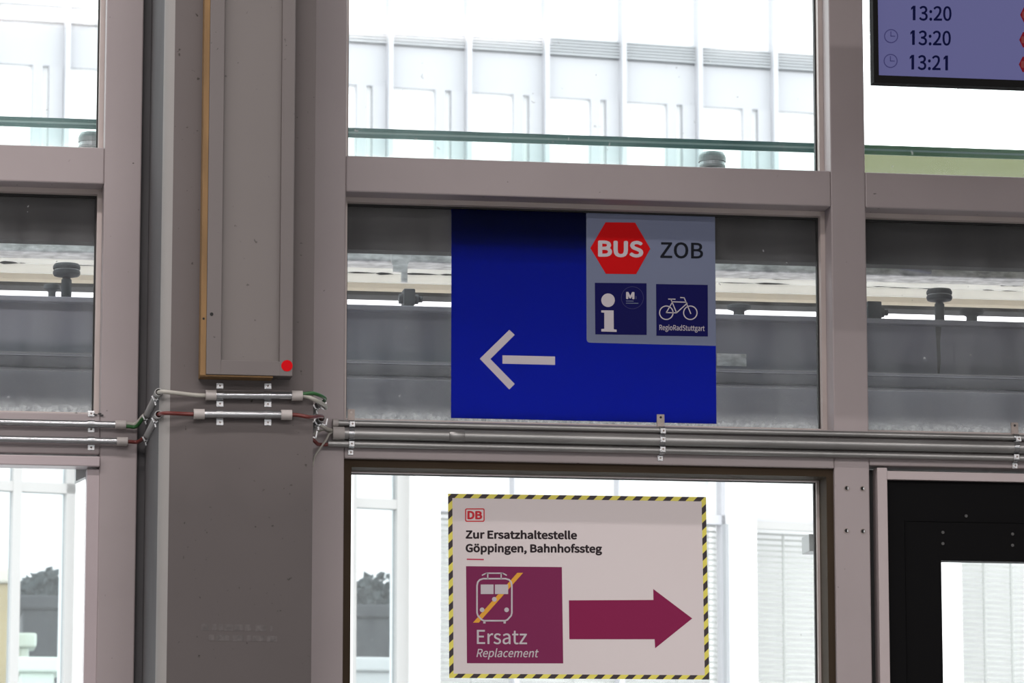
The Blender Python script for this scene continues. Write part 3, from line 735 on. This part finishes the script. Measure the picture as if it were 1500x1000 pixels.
for r4 in ((190,256,494,543),(263,331,494,543),(203,215,682,694),(307,319,682,694)):
    b.poly(pxpoly(cv([(r4[0],r4[2]),(r4[1],r4[2]),(r4[1],r4[3]),(r4[0],r4[3])]),A3),A3-.0003,A3)
for (x,y) in ((260,570),(197,624),(323,624)): b.poly(circ(650+x/kk,715+y/kk,12/kk,A3,20),A3-.0003,A3)
for ln in ([(198,446),(218,436),(303,436),(322,446)],[(226,438),(226,462)],[(295,438),(295,462)]): b.strokes(pxpoly(cv(ln),A3),.0029,A3-.0003,A3)
obj(b,'train_symbol',M['sign_white'],pb)
lettering('Ersatz',(698.5,943.2),(772,943.6),(698.5,922.2),A2,.0003,M['sign_white'],pb,bold=.003,face=sans())
lettering('Replacement',(697.9,965.6),(789.1,966),(697.9,949),A2,.0003,M['sign_white'],pb,bold=.004,shear=.22,face=sans())
obj(MB().poly(pxpoly([(833.3,879),(957.2,878.4),(956.9,862.4),(1014,905.5),(959.6,949.2),(958.9,935.9),(834,935.9)],A1),A1-.0003,A1),'arrow',M['p_arrow'],root)

# ------------------------------------------------------------------ departure display hanging from the ceiling
VY=-1.2
A=P(1280.3,121.6,VY); xv0=A.x; zv0=Z(1390,124.6,VY)
VW,VH=1.15,.66
xv1,zv1=xv0+VW,zv0+VH
root=thing('departure_display','flat departure display with blue grey screen and black bezel hanging upper right','display',((xv0+xv1)/2,VY,zv0))
bz=.0105
b=MB(); b.ring([(xv0,zv0),(xv1,zv0),(xv1,zv1),(xv0,zv1)],[(xv0+bz,zv0+.0155),(xv1-bz,zv0+.0155),(xv1-bz,zv1-bz),(xv0+bz,zv1-bz)],VY,VY+.03)
b.box(xv0+.02,xv1-.02,VY+.03,VY+.09,zv0+.02,zv1-.02); obj(b,'housing',M['bezel'],root)
SYv=VY+.006
scr=obj(MB().poly([(xv0+bz-.002,zv0+.0135),(xv1-bz+.002,zv0+.0135),(xv1-bz+.002,zv1-bz+.002),(xv0+bz-.002,zv1-bz+.002)],SYv,SYv+.01),'screen',M['lcd'],root)
Y5=SYv-.0003
def one(x0,x1,yt,yb):
    w=3.9; return pxpoly([(x1-w,yb),(x1-w,yt+4.2),(x0,yt+6.6),(x0,yt+3.0),(x1-w+.4,yt),(x1,yt),(x1,yb)],Y5)
for (txt,x0,dx,yt,yb) in (('3:20',1334.6,47.4,8.4,29.6),('3:20',1333.6,47.4,44.4,65.7),('3:2',1332.6,33.4,80.4,101.8)):
    obj(MB().poly(one(x0,x0+6.4,yt,yb),Y5-.0003,Y5),'lettering',M['lcd_text'],scr)
    lettering(txt,(x0+11.8,yb+.7),(x0+11.8+dx,yb+1.3),(x0+11.8,yt+.1),Y5,.0003,M['lcd_text'],scr,bold=.006,face=sans())
    if txt=='3:2': obj(MB().poly(one(x0+49.6,x0+56,yt+1.0,yb+1.2),Y5-.0003,Y5),'lettering',M['lcd_text'],scr)
for (x,y) in ((1305.3,52.9),(1304.6,89.2)):
    b=MB(); b.ring(circ(x,y,10.2,Y5),circ(x,y,8.9,Y5),Y5-.0003,Y5); b.strokes(pxpoly([(x-.3,y-6.5),(x-.3,y),(x+5.5,y+.2)],Y5),.0017,Y5-.0003,Y5); obj(b,'clock_icon',M['lcd_icon'],scr)
hx=lambda x,y,r:[(x-r,y),(x-r*.55,y-r*.92),(x+r*.55,y-r*.92),(x+r,y),(x+r*.55,y+r*.92),(x-r*.55,y+r*.92)]
for (x,y) in ((1506.5,21.7),(1505.2,58.3),(1504.6,94.3)):
    bd=obj(MB().poly(pxpoly(hx(x,y,12.2),Y5),Y5-.0003,Y5),'line_badge',M['lcd_red'],scr)
    obj(MB().poly(pxpoly(rrect(x-9,x+9,y-5,y+5,2),Y5-.0004),Y5-.0007,Y5-.0004),'badge_field',M['lcd_orange'],bd)
b=MB()
for f_ in (.3,.7): b.tube([(xv0+VW*f_,VY+.06,zv1-.03),(xv0+VW*f_,VY+.06,ZCEIL-.001)],.02,16)
obj(b,'hanger',M['bezel'],root)

# ------------------------------------------------------------------ outside: canopy edge and beam just behind the windows
XA,XB=-2.6,6.2
GZ=-5.5
def level(Y,pairs):  # height of a level edge given where the photo shows it
    return sum(Z(x,y,Y) for x,y in pairs)/len(pairs)
FY=DEP-.001
zf0=level(FY,[(0,349),(508,365),(1048,380.6),(1270,387)]); zf1=zT1-.035
tag(obj(MB().box(XA,XB,FY,FY+.05,zf0,zf1).box(XA,XB,FY+.05,.55,zf1-.02,zf1),'fascia_board',M['fascia']),'dark grey fascia board just outside the strip windows, under the canopy glass','fascia')
# galvanised gutter
QY=1.15
zg1=level(QY,[(0,349),(508,365),(1048,380.6)])+.05; zg0=level(QY,[(0,367),(508,381),(1048,397),(1270,403)])
tag(obj(MB().box(XA-.003,XB+.003,QY,QY+.10,zg0,zg1,.004),'gutter',M['gutter']),'mottled galvanised gutter seen below the dark fascia board','gutter')
# three weathered white boards
lv=[[(0,367),(508,381),(1048,397),(1270,403)],[(0,375.6),(508,390.4),(1048,404.8),(1270,411.3)],[(0,383.5),(508,399),(1048,413.5),(1270,420.5)],[(0,398),(508,413),(1048,427),(1270,433)],[(0,406),(508,421.5),(1048,434.7),(1270,441.5)]]
OY=1.25
zz=[level(OY,l) for l in lv]
names=['topmost of the weathered white boards behind the gutter','second weathered white board, between two dirty joints','lower weathered white board above the stained edge board','stained beige edge board below the white boards']
for k in range(4):
    m=M['slat'] if k<3 else M['slat_edge']
    y_=OY+.012*0
    tag(obj(MB().box(XA-.003,XB+.003,OY,OY+.05,zz[k+1]+(.0012 if k<3 else 0),zz[k]+(.03 if k==0 else -.0012),.0),'cladding_board',m),names[k],'board','white boards outside')
b=MB()
# dirty marks along joints
jb=MB()
for k in (1,2):
    x=XA
    while x<XB:
        w=rnd.uniform(.015,.10); h=rnd.uniform(.004,.010) if rnd.random()<.35 else .002
        zc_=zz[k]+rnd.uniform(-.001,.001); jb.poly([(x,zc_),(x+w*.25,zc_-h*.5),(x+w*.6,zc_-h*.35),(x+w,zc_-.0005),(x+w*.7,zc_+h*.3),(x+w*.3,zc_+h*.45)],OY-.0006,OY+.002); x+=w+rnd.choice((0,0,.02,.09))
tag(obj(jb,'joint_dirt',M['fascia']),'dark dirt lying in broken lines along the white board joints','dirt',kind='stuff')
zd0=level(1.32,[(0,414),(508,431),(1048,446),(1270,453.5)]); zd1=level(1.32,[(0,406),(508,421),(1048,434.7),(1270,441.5)])
tag(obj(MB().box(XA-.003,XB+.003,1.32,1.40,zd0,zd1+.02,.002),'dark_rail',M['fascia']),'dark rail below the stained edge board','rail')
# steel beam
EY=.95
zb_top=level(EY-.03,[(0,432),(508,445),(1048,459),(1270,466)]); zb_fl=level(EY-.03,[(0,438.5),(508,453),(1048,467),(1270,474)])
zl1=level(EY-.07,[(0,510),(508,521.5),(1048,546),(1273,556)]); 
root=thing('steel_beam','blue grey painted steel beam outside behind the blue sign','beam',((XA+XB)/2,EY,zl1))
b=MB(); b.box(XA,XB,EY-.03,EY+.12,zb_fl,zb_top,.002); obj(b,'top_flange',M['beam'],root)
b=MB(); b.box(XA,XB,EY,EY+.012,zl1,zb_fl+.001); obj(b,'web',M['beam'],root)
b=MB(); b.box(XA,XB,EY-.07,EY+.14,zl1-.004,zl1+.003,.001); obj(b,'bottom_flange',M['beam2'],root)
st=obj(MB().poly(pxpoly([(1370,475),(1379,475.5),(1377,500),(1378,530),(1375,558),(1373.5,558),(1372.5,520)],EY),EY-.0008,EY+.0005),'drip_stain',M['stain'],root); st['label']='dark drip stain'
obj(MB().box(XA,XB,EY-.066,EY+.10,zl1-.006,zl1-.0035),'soffit_shade',M['flange_shade'],root)  # dark strip added for the shade under the bottom flange
obj(MB().box(XA,XB,EY-.074,EY-.069,zl1+.001,zl1+.004),'bright_edge',M['washer'],root)
obj(MB().box(X(1050,525,EY),X(1093,525,EY),EY-.003,EY+.0005,Z(1071,536,EY),Z(1071,518,EY)),'identification_plate',M['gutter'],root)
zp=level(1.06,[(0,528),(508,540.5),(1048,564.7),(1273,573)])
root=thing('support_plate','paler grey steel plate below the bottom flange of the beam','plate',((XA+XB)/2,1.06,Z(750,655,1.06)))
b=MB(); b.box(XA-.003,XB+.003,1.06,1.08,Z(750,655,1.06),zp); obj(b,'plate',M['beam2'],root)
b=MB(); b.box(XA,XB,1.05,1.06,zp-.012,zp-.0075); b.box(XA,XB,1.045,1.06,zp-.002,zp+.002); obj(b,'edge_lip',M['washer'],root)
for x in (XA-.14,XB):
    tag(obj(MB().box(x,x+.14,.90,1.45,GZ,zg1,.004),'support_post',M['beam']),'blue grey steel post carrying the %s end of the beam'%('left' if x<0 else 'right'),'post')
# round glass holders standing on the beam
def holder(label,pxc,pytop,pybase,wpx,Y,stem=True,m='holder'):
    sc=6000/((D+Y)*1.026); r=wpx/2/sc
    zt=Z(pxc,pytop,Y); zb=Z(pxc,pybase,Y); c=P(pxc,pybase,Y)
    root=thing('glass_holder',label,'glass holder',(c.x,Y,zb),'round glass holders')
    h=zt-zb
    obj(MB().lathe((c.x,Y,zb),[(r*.38,0),(r*.38,h*.52),(r*.30,h*.54),(r*.30,h*.66)]),'stem',M[m],root)
    obj(MB().lathe((c.x,Y,zb+h*.60),[(r*.45,0),(r*.92,h*.04),(r,h*.10),(r,h*.17),(r*.93,h*.20)]),'lower_disc',M[m],root)
    obj(MB().lathe((c.x,Y,zb+h*.80),[(r*.88,0),(r*.88,h*.035)]),'washer',M['washer'],root)
    obj(MB().lathe((c.x,Y,zb+h*.835),[(r*.97,0),(r,h*.02),(r,h*.09),(r*.9,h*.165)]),'upper_disc',M[m],root)
holder('round glass holder on the beam seen through the strip window left of the column',97,387,434,39.5,EY+.02)
holder('tallest round glass holder on the beam above the black door',1376.5,424,468.5,38.5,EY+.02)
def low_holder(label,pxc,pyt,pyb,wpx,Y):
    sc=6000/((D+Y)*1.026); r=wpx/2/sc; c=P(pxc,pyb,Y); h=Z(pxc,pyt,Y)-c.z
    root=thing('glass_holder',label,'glass holder',(c.x,Y,c.z),'round glass holders')
    obj(MB().lathe((c.x,Y,c.z),[(r*.45,0),(r*.45,h*.45)]),'stem',M['holder'],root)
    obj(MB().lathe((c.x,Y,c.z+h*.42),[(r*.55,0),(r*.75,h*.12),(r,h*.2),(r,h*.5),(r*.9,h*.58)]),'lower_disc',M['holder'],root)
low_holder('low round glass holder on the beam just right of the blue sign',1082.5,447,461,36,EY+.05)
low_holder('low round glass holder on the beam right of the tallest one',1423.5,453,470,36.5,EY+.05)
low_holder('low round glass holder half hidden behind the left stem',76,417,434,24,EY+.07)
def bolt_bracket(label,x0,x1,y0,y1,Y,side):
    A=P(x0,y1,Y);B=P(x1,y0,Y)
    root=thing('bolted_bracket',label,'bracket',((A.x+B.x)/2,Y,A.z),'bolted brackets on the beam')
    obj(MB().box(A.x,B.x,Y-.02,Y+.03,A.z,B.z,.003),'block',M['holder'],root)
    zc=A.z+(B.z-A.z)*.42
    b=MB(); b.tube([(B.x,Y,zc),(B.x+.010,Y,zc)],.0125,6); b.tube([(B.x+.010,Y,zc),(B.x+.020,Y,zc)],.008,10)
    if side: b.tube([(A.x,Y,zc),(A.x-.010,Y,zc)],.0125,6)
    obj(b,'bolt',M['holder'],root)
bolt_bracket('bolted bracket on the beam left of the blue sign',590,607,424.5,447.5,EY+.03,True)
bolt_bracket('bolted bracket on the beam beside the right window post',1268,1289,443,467.5,EY+.03,False)
tag(obj(MB().poly(pxpoly([(573,368),(602,368.5),(602,380),(597,388),(597,413),(588,412.6),(588,398),(576,397.5),(576,388),(573,380)],QY-.012),QY-.012,QY-.001),'gutter_hanger',M['gutter']),'pale steel hanger plate on the gutter left of the blue sign','hanger')
b=MB(); b.tube([P(1318,391,QY-.004),P(1364,398,QY-.004)],.006,10); tag(obj(b,'gutter_rod',M['beam']),'short blue grey rod lying on the gutter above the black door','rod')

# canopy glass sheets above the strip windows
KY=.42
zk1=level(KY,[(0,168.6),(510,187.7),(1000,203),(1195,210),(1500,220)]); zk0=level(KY,[(0,182.5),(510,201.7),(1000,218),(1195,224),(1500,232.5)])
bounds=[(XA,X(330,190,KY),'left of the column','edge_teal',G_CAN),(X(334,190,KY),X(1240,200,KY),'above the blue sign','edge_teal',G_CAN),(X(1243,200,KY),XB,'below the display, tinted yellow green','edge_green',G_CANG)]
th=(zk1-zk0)
for (x0,x1,l,em,gm) in bounds:
    root=thing('canopy_glass','laminated canopy glass sheet with green edge '+l,'canopy glass',((x0+x1)/2,KY,zk0),'canopy glass sheets')
    b=MB(); b.box(x0,x1,KY+.004,1.14,zk0,zk0+.003); obj(b,'sheet',gm,root)
    b=MB(); b.box(x0,x1,KY,KY+.004,zk0+th*.62,zk1); b.box(x0,x1,KY,KY+.004,zk0,zk0+th*.40); obj(b,'edge',M[em],root)
    b=MB(); b.box(x0,x1,KY+.0005,KY+.004,zk0+th*.40,zk0+th*.62); obj(b,'interlayer',M['edge_pale'],root)
def puck(label,pxc,pyt,wpx,Y):
    sc=6000/((D+Y)*1.026); r=wpx/2/sc; zt=Z(pxc,pyt,Y); c=P(pxc,pyt,Y)
    root=thing('glass_holder',label,'glass holder',(c.x,Y,zf1),'round glass holders')
    obj(MB().lathe((c.x,Y,zt),[(r*.93,-.006),(r*.85,0)]),'pad',M['washer'],root)
    obj(MB().lathe((c.x,Y,zt-.022),[(r,0),(r,.010),(r*.95,.016)]),'upper_disc',M['puck'],root)
    obj(MB().lathe((c.x,Y,zt-.032),[(r*.92,0),(r*.92,.010)]),'washer',M['washer'],root)
    obj(MB().lathe((c.x,Y,zf1),[(r*.4,0),(r*.4,zt-.040-zf1),(r*.95,zt-.036-zf1),(r*.97,zt-.031-zf1)]),'stem',M['puck'],root)
puck('round glass holder under the canopy glass above the right half of the blue sign',1043,224.5,41,.47)
puck('round glass holder under the canopy glass left of the column',134,195.5,38,.47)

# dirt lying on the sills
b=MB()
def lump(x,y,z,r):
    q=bmesh.new(); bmesh.ops.create_icosphere(q,subdivisions=1,radius=r)
    for v in q.verts: v.co=Vector((x+v.co.x*rnd.uniform(.8,1.8),y+v.co.y*.4,z+v.co.z*rnd.uniform(.3,.8)))
    b.merge(q)
for (xa,xb_,zz_) in ((XLEFT,xL0,zT1),(xM1,xR0,zT1),(xR1,3.2,zT1)):
    for k in range(46): lump(rnd.uniform(xa+.02,xb_-.02),GY-.006,zz_+BW+.001,rnd.choice((.0012,.0016,.002,.003)))
for x in (1000,1086,1093,1030,1048,1155,1362): 
    lump(X(x,245,GY),GY-.006,zT1+BW+.0015,.0045)
for x in (1352,1318,1130,1140): lump(X(x,628,GY),GY-.006,zS1+BW+.001,.003)
for (x,y) in ((137,606.5),(141,607.5),(146,606),(149,608)): lump(X(x,y),-.003,Z(x,y),.0035)
lump(X(112,602,GY-.03),GY-.03,zS1+.006,.006); lump(X(118,603,GY-.03),GY-.03,zS1+.005,.005)
tag(obj(b,'sill_dirt',M['fascia']),'dark crumbs of dirt scattered along the window sills','dirt',kind='stuff')

# ------------------------------------------------------------------ outside: near building with blinds, turned away to the right
def frame_plane(rot,Yc):
    o=P(750,500,Yc); u=Vector((math.cos(rot),math.sin(rot),0)); n=Vector((-math.sin(rot),math.cos(rot),0))
    o=Vector((o.x,o.y,0))
    def uz(px,py,w=0.0):
        d=ray(px,py); t=((o+n*w-CAM).dot(n))/d.dot(n); q=CAM+d*t-o
        return q.dot(u), q.z
    return o,uz
NR=rad(13)
o0,uz=frame_plane(NR,17.0)
GZ=-5.5
near=thing('office_building','low white building with window bays and pale blinds across the way','building',(o0.x,o0.y,GZ),rotz=NR)
def nb(name,mb,m,parent=None): return obj(mb,name,m,parent or near,local=True)
def U_(px,py=830): return uz(px,py)[0]
zroof=uz(750,600)[1]-GZ
zh1=uz(750,738)[1]-GZ; zh0=uz(750,752)[1]-GZ
zfl=uz(750,1300)[1]-GZ
umin,umax=U_(-600),U_(2400)
# solid parts: parapet, sill zone, piers
b=MB(); b.box(umin,umax,0,.4,uz(750,655)[1]-GZ,zroof); nb('parapet',b,M['white_wall'])
b=MB(); b.box(umin,umax,0,.4,0,zfl); nb('plinth',b,M['white_wall'])
piers=[(112,512),(603,640),(1068,1103),(1372,1402)]
for (p0,p1) in piers:
    b=MB(); b.box(U_(p0),U_(p1),-.06,.4,zfl,uz(750,655)[1]-GZ); nb('pier',b,M['white_wall'])
b=MB(); b.box(umin,U_(-420),-.06,.4,zfl,uz(750,655)[1]-GZ); nb('pier',b,M['white_wall'])
b=MB(); b.box(U_(1900),umax,-.06,.4,zfl,uz(750,655)[1]-GZ); nb('pier',b,M['white_wall'])
ztop=uz(750,655)[1]-GZ
def bay(p0,p1,cols,fw=10,pane=True,fm='winframe'):
    f=MB(); u0,u1=U_(p0),U_(p1); w=(U_(750+fw)-U_(750))
    f.box(u0,u1,.05,.12,zh0,zh1); f.box(u0,u1,.05,.12,zfl,zfl+w)
    f.box(u0,u0+w,.05,.13,zfl,ztop); f.box(u1-w,u1,.05,.13,zfl,ztop)
    for (a,c_) in cols: f.box(U_(a),U_(c_),.045,.13,zfl,ztop)
    wf=nb('window',f,M[fm])
    if pane: nb('pane',MB().box(u0+w,u1-w,.085,.09,zfl,ztop),G_BLD,wf)
    return wf
bay(-420,112,[(20,33),(-120,-105),(-260,-245)],12)
bay(512,603,[(512,526),(585,603)],8)
w3=bay(640,1068,[(757,765),(911,919)],6,pane=False,fm='mullion')
w4=bay(1103,1372,[],3,pane=False,fm='mullion')
w5=bay(1402,1900,[],3,pane=False,fm='mullion')
def blind(p0,p1,wf,top,pitch,cords,m='blind'):
    u0,u1=U_(p0),U_(p1); zt=uz(750,top)[1]-GZ; pz=(uz(750,800)[1]-uz(750,800+pitch)[1])
    nb('backing_panel',MB().box(u0,u1,.26,.28,zfl,ztop),M['blind_back'],wf)
    b=MB(); z=zt; n=0
    while z>zfl and n<400:
        c,s_=math.cos(rad(38)),math.sin(rad(38)); d=pz*.60
        a=[(.15-d*c*.5,z-d*s_*.5),(.15+d*c*.5,z+d*s_*.5)]
        v=[b.bm.verts.new((u,y,zz_)) for u in (u0,u1) for (y,zz_) in a]
        t_=.0025
        v2=[b.bm.verts.new((q_.co.x,q_.co.y,q_.co.z-t_)) for q_ in v]
        for f4 in ((v[0],v[1],v[3],v[2]),(v2[0],v2[2],v2[3],v2[1]),(v[0],v[2],v2[2],v2[0]),(v[1],v2[1],v2[3],v[3])): b.bm.faces.new(f4)
        z-=pz; n+=1
    bl=nb('blind',b,M[m],wf)
    for cpx in cords:
        uu=U_(cpx); obj(MB().box(uu-.006,uu+.006,.105,.115,zfl,zt),'cord',M['blind_cord'],wf,local=True)
blind(640,1063,w3,752,8.5,(700,850,1000),m='blind')
blind(1103,1372,w4,760,8.5,(1118,1158,1250,1330))
blind(1402,1900,w5,760,8.5,(1416,1452,1492,1540))
bb=MB(); bb.box(U_(1063.5),U_(1068),.0,.06,zfl,zh0); nb('guide_rail',bb,M['louvre'])
bb=MB(); bb.box(U_(1103),U_(1372),.02,.05,zh0-.02,zh1-.03); nb('blind_box',bb,M['winframe'])

# things behind that building's left bays; trees and sheds stand in for pane reflections
def P3(px,py,Y): return P(px,py,Y)
def tree(label,pxc,pyt,wpx,Y,nl=1500):
    c=P(pxc,pyt,Y); sc=6000/((D+Y)*1.026); w=wpx/sc
    root=thing('tree',label,'tree',(c.x,Y,GZ))  # added tree, stands in for pane reflections
    b=MB(); b.tube([(c.x,Y,GZ),(c.x+.05,Y,GZ+(c.z-GZ)*.5),(c.x-.02,Y,c.z-w*.4)],[.16,.12,.05],10); obj(b,'trunk',M['trunk'],root)
    b=MB(); H=w*.95
    for k in range(nl):
        th_=rnd.uniform(0,2*PI); ph=rnd.uniform(-1,1); rr_=rnd.random()**.35
        lob=1+.20*math.sin(3*th_+2*ph)+.14*math.sin(7*th_+3*ph)
        x=c.x+w/2*lob*rr_*math.cos(th_)*math.sqrt(1-ph*ph); y=Y+w/2*lob*rr_*math.sin(th_)*math.sqrt(1-ph*ph); z=c.z-H/2+H/2*ph*rr_*(.85+.15*math.sin(5*th_))
        a=Vector((rnd.gauss(0,1),rnd.gauss(0,1),rnd.gauss(0,1))).normalized(); d=a.orthogonal().normalized(); s_=rnd.uniform(.045,.085)
        e=a.cross(d); q0=Vector((x,y,z))
        b.bm.faces.new([b.bm.verts.new(q0+d*s_),b.bm.verts.new(q0+e*s_*.6),b.bm.verts.new(q0-d*s_),b.bm.verts.new(q0-e*s_*.6)])
    obj(b,'foliage',M['leaf'],root)
tree('added dark bushy tree standing in for pane reflections, seen through the window bay below the blue sign, left of the poster',560,838,200,31,6000)
tree('added dark broad tree standing in for pane reflections, seen through the lower casement window left of the column',85,830,190,31,6000)
def block(name,label,cat,p0,p1,pyt,Y,dep,m,cap=None):
    A=P(p0,pyt,Y); B=P(p1,pyt,Y); root=thing(name,label,cat,((A.x+B.x)/2,Y,GZ))
    obj(MB().box(A.x,B.x,Y,Y+dep,GZ,A.z-(0 if not cap else .12),.02),'body',M[m],root)
    if cap: obj(MB().box(A.x-.06,B.x+.06,Y-.06,Y+dep+.06,A.z-.12,A.z,.02),'cap',M[cap],root)
block('shed','added dark grey shed standing in for pane reflections, seen low through the lower casement window','shed',34,118,872,27,2,'shed','shed')
block('gate_pillar','tan stone pillar with pale cap at the far left edge','pillar',-30,20,832,25,.5,'tan','tan_cap')
block('utility_cabinet','large pale green cabinet standing before the dark shed','cabinet',30,80,962,24,.5,'pale_box','pale_box')
block('utility_cabinet','narrow pale green cabinet behind the larger one','cabinet',28,43,927,25.5,.3,'pale_box','pale_box')
block('shed','added low pale shed standing in for pane reflections, seen left of the poster below the dark tree','shed',500,640,962,26,2,'bracket','bracket')
block('shed','added dark wall standing in for pane reflections, below the dark tree left of the poster','shed',500,640,885,29,1,'shed','shed')

# ------------------------------------------------------------------ outside: far white curtain wall building
FR=rad(6.7)
o1,uf=frame_plane(FR,34)
far=thing('curtain_wall_building','tall white curtain wall building with grey louvre band seen through upper windows','building',(o1.x,o1.y,GZ),rotz=FR)
def fb(name,mb,m,parent=None): return obj(mb,name,m,parent or far,local=True)
UF=lambda px,py=100: uf(px,py)[0]
zf=lambda py,px=850: uf(px,py)[1]-GZ
u0,u1=UF(-900),UF(1215)
b=MB(); b.box(u0,u1,.1,.5,0,zf(-700)); fb('wall',b,M['white_wall'])
b=MB(); zt_,zb_=zf(56),zf(82); n=6
for k in range(n):
    z=zb_+(zt_-zb_)*(k+.5)/n; h=(zt_-zb_)/n
    b.box(u0,u1,.0,.09,z-h*.32,z+h*.32)
b.box(u0,u1,.085,.1,zb_,zt_); fb('louvre_band',b,M['louvre'])
b=MB(); b.box(u0,u1,.05,.1,zf(143),zf(84)); fb('spandrel_panel',b,M['panel'])
step=UF(685)-UF(570)
k=-12
while UF(570)+k*step<u1:
    uu=UF(570)+k*step
    b=MB(); b.box(uu-.022,uu+.03,-.08,.1,zf(330),zf(-690)); fb('mullion',b,M['mullion'])
    b=MB(); b.box(uu+step*.60,uu+step*.72,.02,.1,zf(330),zf(143)); b.box(uu+step*.80,uu+step*.97,.02,.1,zf(330),zf(143)); fb('window_frame',b,M['panel'])
    k+=1
b=MB(); b.box(-60,80,.5,120,GZ-.3,GZ); tag(obj(b,'ground',M['pave'],origin=(0,0,GZ)),'grey paved ground outside','ground',kind='structure')

# ------------------------------------------------------------------ light
w=bpy.data.worlds.new('sky'); bpy.context.scene.world=w; w.use_nodes=True
bg=w.node_tree.nodes['Background']; bg.inputs[0].default_value=(.985,.99,1,1); bg.inputs[1].default_value=3.0
def lamp(name,x,y,z,sx,sy,pw,col=(1,.93,.89)):
    l=bpy.data.lights.new(name,'AREA'); l.shape='RECTANGLE'; l.size=sx; l.size_y=sy; l.energy=pw; l.color=col
    o=bpy.data.objects.new(name,l); C.objects.link(o); o.location=(x,y,z); return o
WC=(1,.925,.91)
lamp('ceiling_strip_lamp',-1.15,-1.9,ZCEIL-.03,4.2,.16,95,WC)
for y_ in (-5.0,-7.5):
    for x_,p_ in ((0.4,145),(5.0,110)): lamp('ceiling_strip_lamp',x_,y_,ZCEIL-.03,4.0,.16,p_,WC)

cam=bpy.data.cameras.new('camera'); co=bpy.data.objects.new('camera',cam); C.objects.link(co)
cam.sensor_width=36; cam.lens=FPX/1500*36; cam.clip_start=.1; cam.clip_end=300
co.matrix_world=Matrix((R,U,-F)).transposed().to_4x4(); co.location=CAM
cam.dof.use_dof=True; cam.dof.focus_distance=9.35; cam.dof.aperture_fstop=18
sc_=bpy.context.scene; sc_.camera=co
vs=sc_.view_settings; sc_.display_settings.display_device='sRGB'
vs.view_transform='Standard'; vs.look='None'; vs.gamma=1; vs.exposure=0; vs.use_curve_mapping=False
sc_.cycles.max_bounces=10; sc_.cycles.transparent_max_bounces=24; sc_.cycles.use_denoising=True
